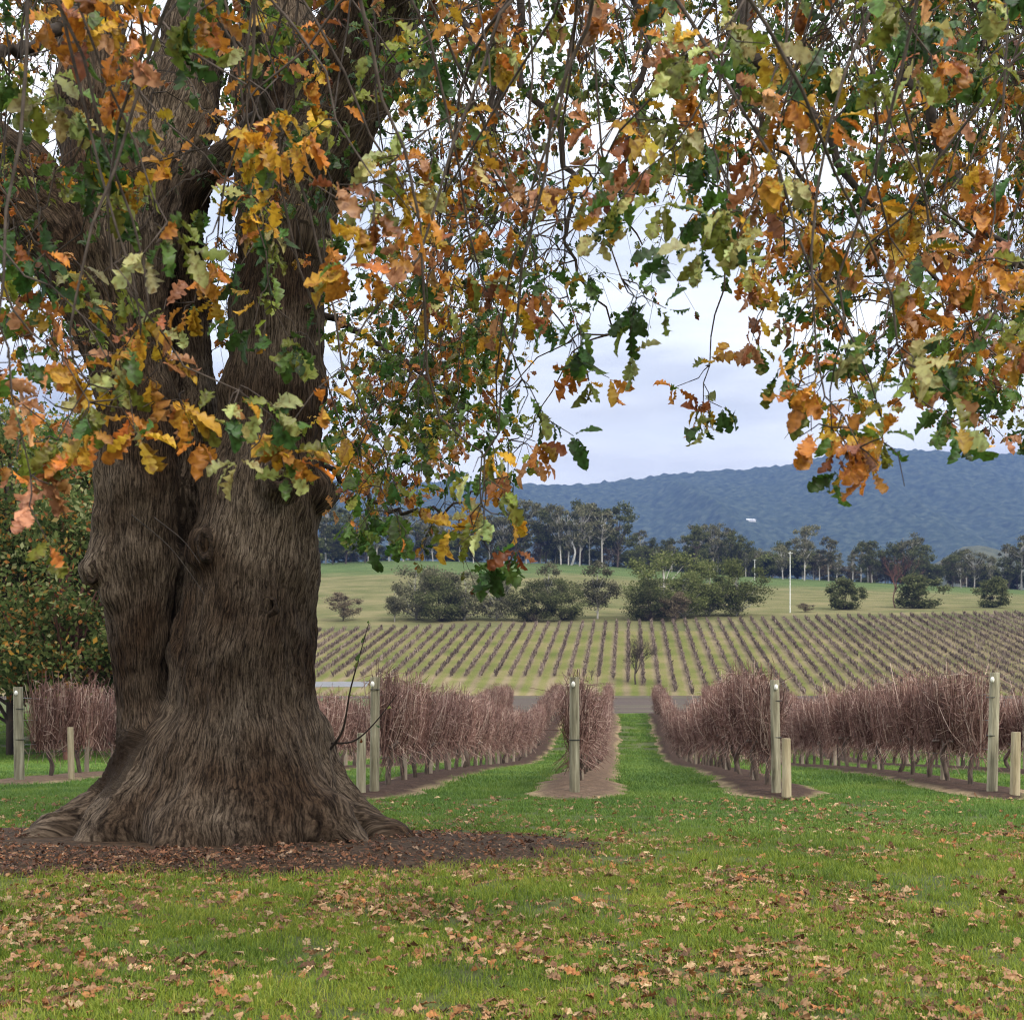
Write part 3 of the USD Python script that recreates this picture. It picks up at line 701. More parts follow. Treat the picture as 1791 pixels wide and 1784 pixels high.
leaves = LeafSet()
BRANCHES = []                # sprays near the viewer: each its own part
far_twigs = MB()


def spray(tip, mixname, n_side, length, size, own, seed, spread=0.28, leafy=0.8, reach=1.4, single=0.5, shade=1.0):
    """One drooping twig from the nearest bough to the tip, with side twigs that end in leaf rosettes."""
    r = np.random.default_rng(seed)
    tip = np.asarray(tip, float)
    want = tip + np.array([r.normal() * 0.8, r.normal() * 0.6 + 0.2, length])
    dd = np.linalg.norm(BPTS - want, axis=1) + 3.0 * np.maximum(0, tip[2] + 0.25 - BPTS[:, 2])
    B = BPTS[np.argmin(dd)]
    span = np.linalg.norm(tip - B)
    if span > 2.6:
        B = tip + (B - tip) * 2.6 / span
        span = 2.6
    mid1 = B + (tip - B) * 0.3 + np.array([r.normal() * .08, r.normal() * .08, 0.10 * span])
    mid2 = B + (tip - B) * 0.7 + np.array([r.normal() * .10, r.normal() * .10, -0.02 * span])
    n = int(np.clip(span * 7, 8, 22))
    p = spline([B, mid1, mid2, tip], n)
    qn = np.linspace(0, span * 2.2, n)[:, None] + np.array([[seed * 3.7 % 97, 2.2, 5.1]])
    p = p + 0.15 * (np.stack([fbm(qn + 13 * k, 3, seed % 1000 + k) for k in range(3)], -1) - 0.5) * np.linspace(0, 1, n)[:, None] ** 0.5 * 2
    b = MB() if own else far_twigs
    r0 = np.clip(0.004 * span + 0.003, 0.004, 0.012)
    b.add(*tube(p, r0 + (0.0026 - r0) * np.linspace(0, 1, n) ** 0.75, 5 if own else 3, cap=own))
    me = len(BRANCHES) if own else -1
    mixp = np.array(MIX[mixname]); mixp = mixp / mixp.sum()

    def rosette(c, d, k, sz):
        base = r.choice(8, p=mixp)
        for _ in range(k):
            d2 = unit(d * 0.8 + r.normal(size=3) * 0.75 + np.array([0, 0, -0.45]))
            nrm = unit(r.normal(size=3) * 0.7 + np.array([0, -0.55, 0.75]))
            ci = base if r.random() < 0.66 else r.choice(8, p=mixp)
            cc = PAL[ci] * r.uniform(0.70, 1.25) * shade * (1 + r.normal(size=3) * 0.07)  # shade put into the colour: deeper sprays get darker leaves, as if backlit
            s_ = sz * r.uniform(0.62, 1.15)
            leaves.add(c + d2 * 0.018, d2, nrm, s_, np.clip(cc, 0.005, 0.75), me)

    seg = np.linalg.norm(np.diff(p, axis=0), axis=1); arc = np.concatenate([[0], np.cumsum(seg)]); total = arc[-1]
    zone = min(total * 0.9, reach)
    rosette(p[-1], unit(p[-1] - p[-2]), r.integers(3, 7), size)
    for _ in range(n_side):
        sarc = total - zone * r.random() ** 1.2
        i = int(np.clip(np.searchsorted(arc, sarc), 1, n - 1))
        o = p[i]
        d0 = unit(p[i] - p[i - 1])
        L = spread * r.uniform(0.35, 1.25)
        d = unit(d0 * 0.55 + r.normal(size=3) * 0.8 + np.array([0, 0, -0.15]))
        e = o + d * L + np.array([0, 0, -0.25 * L])
        m = o + d * L * 0.55 + r.normal(size=3) * 0.03
        pp = np.array([o, o + (m - o) * .5 + r.normal(size=3) * 0.012, m, e])
        b.add(*tube(pp, np.array([0.0036, 0.003, 0.0026, 0.0018]) * (1.0 if own else 1.25), 4 if own else 3, cap=False))
        if r.random() < leafy:
            rosette(e, unit(e - m), r.integers(3, 7), size)
        if r.random() < single:
            rosette(m, d, r.integers(1, 3), size * 0.85)
    if own:
        BRANCHES.append(b)


NEAR = [  # (u, v, depth, palette) of the sprays that hang in front
    (62, 865, 4.9, "salmon"), (110, 820, 5.0, "salmon"), (145, 735, 5.0, "gold"), (165, 610, 5.2, "pale"), (245, 465, 5.0, "pale"), (262, 690, 5.3, "gold"), (330, 560, 5.8, "gold"), (320, 720, 5.4, "orange"), (470, 745, 5.3, "pale"), (500, 770, 5.4, "gold"),
    (530, 305, 5.4, "gold"), (640, 365, 5.0, "orange"), (600, 400, 5.5, "orange"), (310, 85, 5.0, "green"), (235, 150, 5.0, "orange"), (250, 175, 5.4, "gold"), (115, 50, 5.2, "orange"), (20, 170, 5.6, "green"), (95, 215, 5.6, "pale"), (20, 790, 5.4, "orange"),
    (30, 420, 5.6, "green"), (160, 310, 5.8, "green"), (175, 385, 5.8, "green"), (265, 355, 6.0, "gold"), (455, 255, 6.2, "gold"), (500, 430, 6.4, "green"), (500, 610, 6.4, "green"), (400, 500, 6.6, "mixed"), (450, 390, 6.4, "gold"), (560, 130, 6.6, "orange"),
    (370, 20, 5.6, "orange"), (480, 130, 6.4, "mixed"), (730, 265, 5.6, "pale"), (770, 500, 6.2, "salmon"), (810, 540, 6.4, "gold"), (690, 920, 7.0, "green"), (640, 930, 7.2, "green"), (620, 850, 7.2, "mixed"), (825, 955, 5.8, "pale"), (845, 975, 6.0, "green"),
    (890, 850, 7.0, "orange"), (900, 540, 6.6, "orange"), (935, 400, 6.0, "salmon"), (950, 740, 6.4, "green"), (985, 600, 6.4, "green"), (1040, 690, 7.0, "gold"), (1115, 600, 6.2, "green"), (1215, 735, 7.4, "mixed"), (1110, 370, 5.6, "pale"), (1090, 330, 6.0, "salmon"),
    (1195, 105, 5.0, "pale"), (1010, 90, 5.6, "salmon"), (1150, 40, 5.6, "orange"), (1200, 175, 6.0, "salmon"), (1310, 265, 5.4, "salmon"), (1280, 385, 5.2, "pale"), (1255, 430, 5.6, "green"), (1395, 215, 5.2, "orange"), (1410, 400, 5.8, "gold"), (1320, 530, 7.0, "orange"),
    (1345, 590, 7.2, "orange"), (1380, 645, 6.4, "green"), (1395, 715, 6.6, "gold"), (1470, 815, 5.4, "orange"), (1500, 845, 5.2, "orange"), (1560, 800, 5.2, "pale"), (1555, 850, 5.4, "green"), (1660, 815, 6.0, "green"), (1630, 690, 6.2, "mixed"), (1600, 15, 4.8, "pale"),
    (1650, 125, 5.2, "salmon"), (1560, 110, 5.6, "green"), (1740, 545, 5.8, "salmon"), (1700, 480, 5.8, "salmon"), (1610, 400, 6.4, "gold"), (1760, 330, 6.4, "orange"), (1700, 620, 6.6, "mixed"), (1770, 720, 6.6, "green"), (1580, 560, 6.4, "salmon"), (1500, 500, 6.6, "orange"),
    (1480, 130, 6.0, "green"), (1330, 150, 6.4, "green"), (1745, 60, 5.6, "green"), (860, 110, 6.4, "mixed"), (780, 200, 6.6, "mixed"), (1050, 260, 6.8, "salmon"), (720, 350, 6.4, "gold"), (560, 240, 6.6, "green"), (40, 560, 6.0, "mixed"), (215, 575, 6.2, "mixed"),
    (1160, 230, 6.2, "pale"), (1230, 300, 6.4, "green"), (880, 30, 6.4, "orange"), (700, 120, 7.0, "mixed"), (1440, 30, 6.2, "orange"), (1540, 270, 6.4, "mixed"), (1680, 250, 6.2, "orange"), (1785, 620, 6.2, "gold"), (1660, 560, 6.2, "salmon"), (1500, 710, 7.0, "mixed"),
]
for k, (u, v, y, m) in enumerate(NEAR):
    spray(at(u, v - (75 if u > 1440 and v > 780 else 32), y), m, 4 + k % 3, 1.0, 0.138, True, 1000 + k, spread=0.17, reach=0.45, leafy=0.9, single=0.35)

# the hanging edge of the crown, as the lowest leaf height in the picture for each column
EDGE_U = [-150, 0, 80, 150, 210, 330, 420, 540, 580, 640, 700, 760, 860, 905, 960, 1010, 1080, 1150, 1235, 1260, 1300, 1350, 1400, 1450, 1520, 1600, 1680, 1760, 1850, 1950]
EDGE_V = [760, 760, 740, 700, 640, 640, 640, 680, 960, 975, 960, 920, 850, 740, 690, 600, 560, 540, 400, 330, 360, 450, 600, 700, 750, 770, 770, 760, 760, 760]
DENS_U = [-150, 0, 120, 250, 400, 560, 640, 760, 900, 1000, 1100, 1200, 1260, 1330, 1420, 1520, 1640, 1800, 1950]
DENS = [1.0, 1.0, 0.8, 0.5, 0.5, 0.8, 0.85, 0.70, 0.46, 0.33, 0.30, 0.36, 0.58, 0.85, 1.15, 1.35, 1.4, 1.4, 1.3]


def scatter(count, y0, y1, seed, **kw):
    r = np.random.default_rng(seed)
    k = 0
    while k < count:
        u, v, y = r.uniform(-120, 1920), r.uniform(-140, 960), r.uniform(y0, y1)
        edge = np.interp(u, EDGE_U, EDGE_V)
        w = np.interp(u, DENS_U, DENS) / 1.4
        w *= np.clip((edge - v) / 160.0, 0, 1) ** 0.7
        w *= np.interp(v, [-140, 150, 500, 760, 960], [1.0, 1.0, 0.75, 0.6, 0.7])
        if y < TY + 1 and (190 < u < 560 or (0 < u < 690 and v < 500)):
            w *= 0.15
        w *= 0.35 + 1.3 * smoothstep(0.38, 0.62, fbm(np.array([u / 150, v / 150, seed * 3.1]), 2, 77))
        if r.random() > w:
            continue
        m = r.choice(["far", "far", "mixed", "brown", "gold", "green", "green", "orange"])
        spray(at(u, v, y), m, seed=seed * 10000 + k, **kw)
        k += 1


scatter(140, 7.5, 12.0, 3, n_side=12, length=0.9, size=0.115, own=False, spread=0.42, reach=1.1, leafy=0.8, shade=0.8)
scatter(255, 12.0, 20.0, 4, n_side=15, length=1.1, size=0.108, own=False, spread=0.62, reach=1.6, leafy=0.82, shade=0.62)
# low foliage right of the trunk, on the two low limbs
r_ = np.random.default_rng(55)
for k in range(30):
    u, v = r_.uniform(580, 900), r_.uniform(560, 930)
    if v < np.interp(u, EDGE_U, EDGE_V) - 10:
        spray(at(u, v, r_.uniform(10.5, 15)), r_.choice(["green", "mixed", "orange", "far"]), 10, 0.9, 0.14, False, 5000 + k, spread=0.34, reach=0.9, leafy=0.9)
# leaves seen through the gaps between the stems
for k in range(14):
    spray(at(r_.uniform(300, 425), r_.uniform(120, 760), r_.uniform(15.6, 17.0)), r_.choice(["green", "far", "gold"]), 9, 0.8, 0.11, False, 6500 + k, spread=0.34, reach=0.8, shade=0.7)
# the crown above the picture
r_ = np.random.default_rng(66)
for k in range(230):
    y = r_.uniform(9.5, 21)
    x = r_.uniform(-9, 7)
    z = roof(y) + r_.uniform(0.2, 3.2)
    spray((x, y, z), r_.choice(["far", "mixed", "brown"]), 8, 0.6, 0.17, False, 7000 + k, spread=0.7, reach=1.2)

pos, dr, nr, sz, cl, ow = leaves.arrays()
mine = np.argwhere(ow >= 0).ravel()
dist = np.linalg.norm(pos[mine] - [0, 0, EYE], axis=1)
uu, vv = UC + FPX * pos[mine, 0] / pos[mine, 1], VH - FPX * (pos[mine, 2] - EYE) / pos[mine, 1]
face = np.abs((nr[mine] * unit(pos[mine] - [0, 0, EYE])).sum(1)) + 0.3
score = sz[mine] / dist * face * ((uu > 0) & (uu < 1791) & (vv > 0) & (vv < 1784))
top = mine[np.argsort(-score)[:300]]
single = np.zeros(len(pos), bool); single[top] = True
limb_shapes = 0
for p, r in BOUGHS:
    if r[0] > 0.1:
        put("limb", tube(p, r, 9), LIMBBARK, OAK, smooth=True)
    else:
        put("bough", tube(p, r, 7), TWIG, OAK, smooth=True)
branch_paths = []
for b in BRANCHES:
    branch_paths.append(str(put("branch", b, TWIG, OAK, smooth=True).GetPath()))
for i in top:
    sh = LEAVES_HI[i % len(LEAVES_HI)]
    v = place(sh, pos[i:i + 1], dr[i:i + 1], nr[i:i + 1], sz[i:i + 1])[0]
    put("leaf", (v, sh[1]), LEAF, branch_paths[ow[i]], smooth=True, col=np.tile(cl[i], (len(v), 1)))
rest = ~single
near_rest = rest & (ow >= 0)
b1 = joined(LEAVES_HI, pos[near_rest], dr[near_rest], nr[near_rest], sz[near_rest], cl[near_rest], 1)
far_rest = rest & (ow < 0)
b2 = joined(LEAVES_LO, pos[far_rest], dr[far_rest], nr[far_rest], sz[far_rest], cl[far_rest], 2)
allm = MB().add(*b1.mesh(), b1.col(), per=3 * len(HALF)).add(*b2.mesh(), b2.col(), per=2 * len(HALF_LOW))
put("leaves", allm, LEAF, OAK, smooth=True, col=allm.col(), kind="stuff")
put("twigs", far_twigs, TWIG, OAK, kind="stuff")
# two whippy shoots from the right side of the trunk
sh1 = spline([tp(578, 1310, -0.15), tp(600, 1275, -0.35), tp(612, 1210, -0.5), tp(628, 1150, -0.6), tp(645, 1090, -0.6)], 16)
sh2 = spline([tp(580, 1300, -0.15), tp(618, 1296, -0.4), tp(652, 1268, -0.6), tp(694, 1215, -0.8)], 14)
put("shoot", tube(sh1, np.linspace(0.015, 0.004, 16), 6), TWIG, OAK, smooth=True)
put("shoot", tube(sh2, np.linspace(0.013, 0.004, 14), 6), TWIG, OAK, smooth=True)
sl = LeafSet(); r_ = np.random.default_rng(31)
for sh_ in (sh1, sh2):
    for i in range(6, len(sh_)):
        for _ in range(2 if sh_ is sh1 and i > 9 else 1):
            if r_.random() < 0.6:
                d = unit(r_.normal(size=3) + [0, 0, -0.3])
                sl.add(sh_[i] + d * 0.02, d, unit(r_.normal(size=3) * 0.6 + [0, -0.7, 0.5]), r_.uniform(0.06, 0.11), PAL[r_.choice([0, 1, 1, 2, 7])] * r_.uniform(0.6, 1.0))
a1 = sl.arrays()
bs = joined(LEAVES_HI, a1[0], a1[1], a1[2], a1[3], a1[4], 8)
put("shoot_leaves", bs, LEAF, OAK, smooth=True, col=bs.col(), kind="stuff")
for (a, b, c) in (((230, 900), (300, 960), (358, 1040)), ((270, 905), (320, 945), (350, 985))):
    pth = spline([tp(a[0], a[1], -0.75), tp(b[0], b[1], -0.95), tp(c[0], c[1], -1.05)], 10)
    put("shoot", tube(pth, np.linspace(0.008, 0.004, 10), 5), TWIG, OAK, smooth=True)

# ------------------------------------------------------------------ mulch round the oak
BX, BY = -3.35, 14.0


def bed_radius(a):
    a = np.asarray(a, float)
    c, s_ = np.cos(a), np.sin(a)
    rx = np.where(c > 0, 4.2, 4.6)
    ry = np.where(s_ > 0, 2.3, 2.25)
    base = 1 / np.sqrt((c / rx) ** 2 + (s_ / ry) ** 2)
    return base * (1 + 0.16 * (fbm(np.stack([c * 2.2, s_ * 2.2, a * 0 + 4], -1), 4, 6) - 0.5) * 2)


def in_bed(x, y, grow=0.0):
    a = np.arctan2(y - BY, x - BX)
    return np.hypot(x - BX, y - BY) < bed_radius(a) + grow


NA, NRAD = 160, 26
aa = np.linspace(0, 2 * np.pi, NA, endpoint=False)
br = bed_radius(aa)
v_ = []
for k in range(NRAD):
    t = 1 - k / (NRAD - 1)
    x, y = BX + br * t * np.cos(aa), BY + br * t * np.sin(aa)
    z = 0.006 + 0.03 * smoothstep(1.0, 0.82, t) + 0.035 * smoothstep(0.95, 0.45, t) + 0.05 * (fbm(np.stack([x * 4, y * 4, x * 0], -1), 3, 8) - 0.5) * smoothstep(1.0, 0.9, t)
    v_.append(np.stack([x, y, z], -1))
v_ = np.vstack(v_)
i, j = np.meshgrid(np.arange(NRAD - 1), np.arange(NA), indexing="ij")
put("mulch_bed", (v_, np.stack([i * NA + j, i * NA + (j + 1) % NA, (i + 1) * NA + (j + 1) % NA, (i + 1) * NA + j], -1).reshape(-1, 4)), MULCH, smooth=True, kind="structure")


def bed_z(x, y):
    a = np.arctan2(y - BY, x - BX)
    t = np.hypot(x - BX, y - BY) / bed_radius(a)
    return 0.006 + 0.03 * smoothstep(1.0, 0.82, t) + 0.035 * smoothstep(0.95, 0.45, t)


r_ = np.random.default_rng(12)
n = 9500
a = r_.uniform(0, 2 * np.pi, n)
rad = bed_radius(a) * np.sqrt(r_.uniform(0.12, 1.0, n))
x, y = BX + rad * np.cos(a), BY + rad * np.sin(a)
ok = y < 15.2
x, y = x[ok], y[ok]
n = len(x)
LIT = np.array([(0.20, 0.085, 0.040), (0.11, 0.05, 0.027), (0.28, 0.145, 0.07), (0.05, 0.03, 0.02), (0.30, 0.20, 0.13), (0.15, 0.07, 0.045)])
lit_col = LIT[r_.choice(6, n, p=[.3, .25, .14, .16, .05, .10])] * r_.uniform(0.7, 1.2, (n, 1))
litd = unit(np.stack([r_.normal(size=n), r_.normal(size=n), r_.normal(size=n) * 0.25], -1))
litn = unit(np.stack([r_.normal(size=n) * 0.4, r_.normal(size=n) * 0.4, np.ones(n)], -1))
bl = joined(LEAVES_LO, np.stack([x, y, bed_z(x, y) + r_.uniform(0.012, 0.035, n)], -1), litd, litn, np.minimum(0.10, 0.022 + r_.exponential(0.022, n)), lit_col, 3)
put("leaf_litter", bl, DRYLEAF, smooth=True, col=bl.col(), kind="stuff", label="brown and russet leaf litter covering the bare mulch round the oak", cat="leaf litter")

# ------------------------------------------------------------------ near vineyard
ROWD = unit(np.array([0.0781, 1.0]))
ROW0 = 21.1
ROWS = [  # X at ROW0, start Y, end Y, name for the labels
    (-9.2, 24.9, 70, "left of the oak"), (-5.65, 27.5, 92, "hidden behind the oak's root"), (-2.114, 21.1, 92, "just right of the oak"),
    (0.963, 21.1, 92, "left of the grass aisle"), (4.07, 21.1, 92, "right of the grass aisle"), (7.38, 21.1, 92, "second right of the aisle"), (10.6, 27.0, 92, "furthest to the right")]


def row_x(x0, y):
    return x0 + 0.0781 * (y - ROW0)


def strip_half(y, k):
    return 0.74 + 0.22 * (fbm(np.stack([y * 0.9, y * 0 + k * 5.0, y * 0], -1), 3, 14) - 0.5) * 2


for k, (x0, ya, yb, nm) in enumerate(ROWS):
    ys = np.concatenate([np.linspace(ya - 1.1, ya + 6, 40), np.linspace(ya + 6.3, yb + 1, 90)])
    ns = 15
    taper = np.sqrt(np.clip((ys - ya + 1.12) / 1.3, 0.0, 1))
    P, C = [], []
    for y, tpr in zip(ys, taper):
        for sgn in np.linspace(-1, 1, ns):
            hw = float(strip_half(np.array(y), k + 3 * np.sign(sgn))) * max(tpr, 0.03)
            x = row_x(x0, y) + sgn * hw
            e = abs(sgn)
            z = float(dip(y)) + 0.012 + 0.09 * (1 - e ** 2) * tpr + 0.03 * (float(noise(np.array([x * 5, y * 5, 0.0]), 4)) - 0.5) * (1 - e)
            P.append((x, y, z))
            straw = smoothstep(0.62, 0.97, e + 0.25 * (float(noise(np.array([x * 3, y * 2, 3.0]), 5)) - 0.5))
            dark = np.array([0.060, 0.037, 0.027]) if k not in (0, 3) else np.array([0.15, 0.10, 0.068])
            C.append(dark * (1 - straw) + np.array([0.27, 0.20, 0.115]) * straw)
    put("soil_strip", (np.array(P), grid_faces(len(ys), ns)[:, ::-1]), SOIL, smooth=True, col=C, kind="structure")


def in_strip(x, y, grow=0.0):
    out = np.zeros(len(x), bool)
    for k, (x0, ya, yb, nm) in enumerate(ROWS):
        hw = 0.68 * np.sqrt(np.clip((y - ya + 1.12) / 1.3, 0, 1)) + grow
        out |= (np.abs(x - row_x(x0, y)) < hw) & (y > ya - 1.1) & (y < yb + 1)
    return out


def vine_mesh(seed):
    """A bare cane-pruned vine along local y: gnarled trunk, two arms, a thicket of upright canes."""
    r = np.random.default_rng(seed)
    tr, ca = MB(), MB()
    lean = r.normal() * 0.1
    top = np.array([r.normal() * 0.03, lean, 0.62 + r.uniform(-0.05, 0.05)])
    pts = spline([(0, 0, -0.05), (r.normal() * .05, lean * 0.3 + r.normal() * .06, 0.24), (r.normal() * .05, lean * 0.8 + r.normal() * .05, 0.46), top], 10)
    tr.add(*tube(pts, np.linspace(0.045, 0.032, 10) * r.uniform(0.8, 1.2, 10), 6))
    for s_ in (-1, 1):
        arm = spline([top, top + [r.normal() * .03, s_ * 0.3, 0.07 + r.normal() * .03], top + [r.normal() * .04, s_ * 0.5, 0.06 + r.normal() * .04], (r.normal() * .03, s_ * 0.78, 0.70 + r.normal() * .03)], 9)
        tr.add(*tube(arm, np.linspace(0.028, 0.016, 9), 5))
    for _ in range(320):
        y0 = r.uniform(-0.78, 0.78)
        z0 = 0.60 + r.uniform(-0.12, 0.20)
        L = (1.76 - z0) * r.uniform(0.25, 1.0) ** 0.6 if r.random() < 0.985 else 1.95 - z0
        dx, dy = r.normal() * 0.10, r.normal() * 0.22
        p0 = np.array([r.normal() * 0.03, y0, z0])
        p3 = p0 + np.array([dx, dy, L])
        pm = p0 + (p3 - p0) * 0.5 + r.normal(size=3) * 0.05
        q_ = spline([p0, pm, p3], 5)
        ca.add(*tube(q_, np.linspace(0.0075, 0.004, 5), 3, cap=False))
        for _ in range(r.integers(1, 4)):
            i = r.integers(1, 5)
            e = q_[i] + np.array([r.normal() * .10, r.normal() * .14, r.normal() * 0.12])
            ca.add(*tube(np.array([q_[i], (q_[i] + e) / 2 + r.normal(size=3) * .02, e]), [0.0045, 0.0038, 0.0028], 3, cap=False))
    for _ in range(46):
        y0 = r.uniform(-0.8, 0.8)
        e = np.array([r.normal() * 0.16, y0 + r.normal() * 0.2, r.uniform(0.18, 0.55)])
        ca.add(*tube(spline([(0, y0, 0.72), (r.normal() * .1, y0 + .05, 0.66), e], 4), 0.004, 3, cap=False))
    return tr, ca


VINES = []
for k in range(8):
    c = proto("vine_model")
    tr, ca = vine_mesh(300 + k)
    put("trunk", tr, VINEWOOD, str(c.GetPath()), smooth=True)
    put("canes", ca, CANE, str(c.GetPath()))
    VINES.append(str(c.GetPath()))

r_ = np.random.default_rng(41)
ORD = ["first bare", "second bare", "third bare", "fourth bare", "fifth bare", "sixth bare", "seventh bare", "eighth bare"]
for k, (x0, ya, yb, nm) in enumerate(ROWS):
    y, num = ya + 1.25, 0
    while y < yb:
        th = -math.atan(0.0781) + (math.pi if r_.random() < 0.5 else 0)
        sc = r_.uniform(0.93, 1.08) * (1.10 if k in (4, 5) and 23.5 < y < 45 else 0.92 if k == 3 and y < 30 else 1.0)
        thing("grapevine", (row_x(x0, y), y, 0.05 + float(dip(y))), th, (1.15, 1.02, sc), VINES[r_.integers(len(VINES))],
              label=(f"{ORD[num]} grapevine from the near end of the vine row {nm}" if num < 8 else f"bare grapevine further down the vine row {nm}"), cat="grapevine", group=f"bare grapevines in the row {nm}")
        num += 1
        y += 1.5


def round_post(h, r, seed, sides=14):
    z = np.array([-0.15, 0.02, h * 0.35, h * 0.7, h - 0.012, h, h])
    rr = np.array([1.05, 1.04, 1.0, 0.98, 0.95, 0.86, 0.0]) * r
    a_ = np.arange(sides) * 2 * np.pi / sides
    wob = 1 + 0.05 * (noise(np.stack([np.cos(a_) + seed, np.sin(a_), a_ * 0], -1), seed) - 0.5)
    v = np.concatenate([np.stack([q_ * wob * np.cos(a_), q_ * wob * np.sin(a_), np.full(sides, zz)], -1) for zz, q_ in zip(z, rr)])
    lr = np.random.default_rng(seed)
    v[:, :2] += v[:, 2:] * lr.normal(size=2) * 0.010
    i, j = np.meshgrid(np.arange(len(z) - 1), np.arange(sides), indexing="ij")
    return v, np.stack([i * sides + j, i * sides + (j + 1) % sides, (i + 1) * sides + (j + 1) % sides, (i + 1) * sides + j], -1).reshape(-1, 4)


def ring(r, z, t, sides=16):
    a_ = np.linspace(0, 2 * np.pi, sides)
    return tube(np.stack([r * np.cos(a_), r * np.sin(a_), np.full(sides, z)], -1), t, 5, cap=False)


def big_post(u, vb, vt, rad, mat_, label, name="vineyard_post", clip=True, bands=(0.85,), lean=0.0, group=None):
    y = EYE * FPX / (vb - VH)
    h = (vb - vt) / FPX * y
    t = thing(name, ((u - UC) / FPX * y, y, float(dip(y))), rng.uniform(0, 6), label=label, cat="post", group=group)
    P = str(t.GetPath())
    put("pole", round_post(h, rad, int(u)), mat_, P, smooth=40)
    for bz in bands:
        put("wire_band", ring(rad * 1.02, bz, 0.007), BLACK, P, smooth=True)
    if clip:
        a_ = -math.pi / 2 - 0.5
        m = trimesh.creation.icosphere(2, 1.0); m.apply_scale([0.035, 0.028, 0.045]); m.apply_translation([math.cos(0) * (rad + 0.012), 0, h - 0.11])
        rz = t.GetPrim().GetAttribute("xformOp:rotateZ").Get()
        m.apply_transform(trimesh.transformations.rotation_matrix(math.radians(-105 - rz), [0, 0, 1]))
        put("wire_clip", m, WHITE, P, smooth=True)
    return t


big_post(655, 1392, 1184, 0.072, POSTWOOD, "tall grey end post beside the oak's right root", bands=(1.62,))
big_post(631, 1394, 1282, 0.070, POSTWOOD, "short stay post against the tall post beside the oak", clip=False, bands=())
big_post(1005, 1393, 1184, 0.078, POSTWOOD, "tall end post standing alone left of the grass aisle", bands=(0.86,))
big_post(1358, 1394, 1189, 0.072, POSTWOOD, "tall end post right of the grass aisle, paired with a short pale post", bands=(0.9, 1.45))
big_post(1376, 1398, 1291, 0.070, NEWPOST, "short pale stay post touching the tall post right of the aisle", clip=False, bands=())
big_post(1735, 1392, 1176, 0.078, POSTWOOD, "tallest end post near the photo's right edge", bands=(0.92, 1.5))
big_post(1775, 1396, 1280, 0.072, NEWPOST, "short pale stay post at the photo's right edge", clip=False, bands=())
big_post(34, 1364, 1194, 0.088, POSTWOOD, "thick weathered end post at the photo's left edge", bands=(0.8, 1.35))
big_post(125, 1357, 1262, 0.060, NEWPOST, "short stake under the vines between the left edge and the oak", clip=False, bands=())
TP = proto("thin_post_model")
put("pole", round_post(1.72, 0.045, 5, 8), THINPOST, str(TP.GetPath()), smooth=40)
for k, (x0, ya, yb, nm) in enumerate(ROWS):
    y, num = ya + 3.1, 0
    while y < yb:
        thing("trellis_post", (row_x(x0, y) + rng.normal() * 0.03, y, float(dip(y))), rng.uniform(0, 6), (1, 1, rng.uniform(0.94, 1.04)), str(TP.GetPath()),
              label=(f"{ORD[num].split()[0]} thin post from the near end of the row {nm}" if num < 6 else f"thin trellis post further down the row {nm}"), cat="post", group=f"trellis posts in the row {nm}")
        num += 1
        y += 3.1 if k == 2 else 6.2
    t = thing("trellis_wires", label=f"galvanised trellis wires strung along the vine row {nm}", cat="wires")
    for z in (0.55, 0.7, 1.15, 1.55):
        ys = np.linspace(ya, yb, 24)
        pts = np.stack([row_x(x0, ys), ys, dip(ys) + z - 0.012 * np.sin(np.linspace(0, 23 * np.pi, 24)) ** 2], -1)
        put("wire", tube(pts, 0.0045, 4), WIRE if z > 0.6 else BLACK, str(t.GetPath()))

# ------------------------------------------------------------------ far vineyard
r_ = np.random.default_rng(23)
SL = np.array([0.0852, 1.0])
for k in range(-34, 48):
    x0 = 22.2 + k * 2.86                                  # X of the row at Y = 262
    u0 = UC + FPX * x0 / 262
    yb = 265 if x0 < 18 else float(np.interp(x0, [18, 34], [264, 244]))
    ye = yb + 10
    for _ in range(6):
        ye = float(ytop(UC + FPX * (x0 + 0.0852 * (ye - 262)) / ye)) - 4
    L = ye - yb
    n = int(L * 9)
    yy = r_.uniform(yb, ye, n)
    yy = yy[noise(np.stack([yy * 0.5, np.full(n, k * 3.7), yy * 0], -1), 19) > 0.10]; n = len(yy)
    xx = x0 + 0.0852 * (yy - 262) + r_.normal(size=n) * 0.11
    zb = height(xx, yy)
    hh = r_.uniform(0.6, 1.3, n)
    b = MB()
    w = r_.uniform(0.10, 0.26, n)
    lx, ly = r_.normal(size=n) * 0.2, r_.normal(size=n) * 0.35
    z0 = r_.uniform(0.0, 0.6, n)
    an = r_.uniform(0, np.pi, n)
    cx, cy = np.cos(an) * w / 2, np.sin(an) * w / 2
    v = np.stack([np.stack([xx - cx, yy - cy, zb + z0], -1), np.stack([xx + cx, yy + cy, zb + z0], -1), np.stack([xx + lx + cx * .7, yy + ly + cy * .7, zb + hh], -1), np.stack([xx + lx - cx * .7, yy + ly - cy * .7, zb + hh], -1)], 1)
    f = np.arange(n)[:, None] * 4 + np.array([[0, 1, 2, 3]])
    b.add(v.reshape(-1, 3), np.vstack([f[:, [0, 1, 2]], f[:, [0, 2, 3]]]), per=4)
    yw = np.linspace(yb, ye, 30); xw = x0 + 0.0852 * (yw - 262)
    b.add(*tube(np.stack([xw, yw, height(xw, yw) + 0.75], -1), 0.05, 4))
    put("vine_row", b, FARVINE, label="row of bare dark vines running up the far slope below the tree belt", cat="vine row", group="bare vine rows on the far slope")

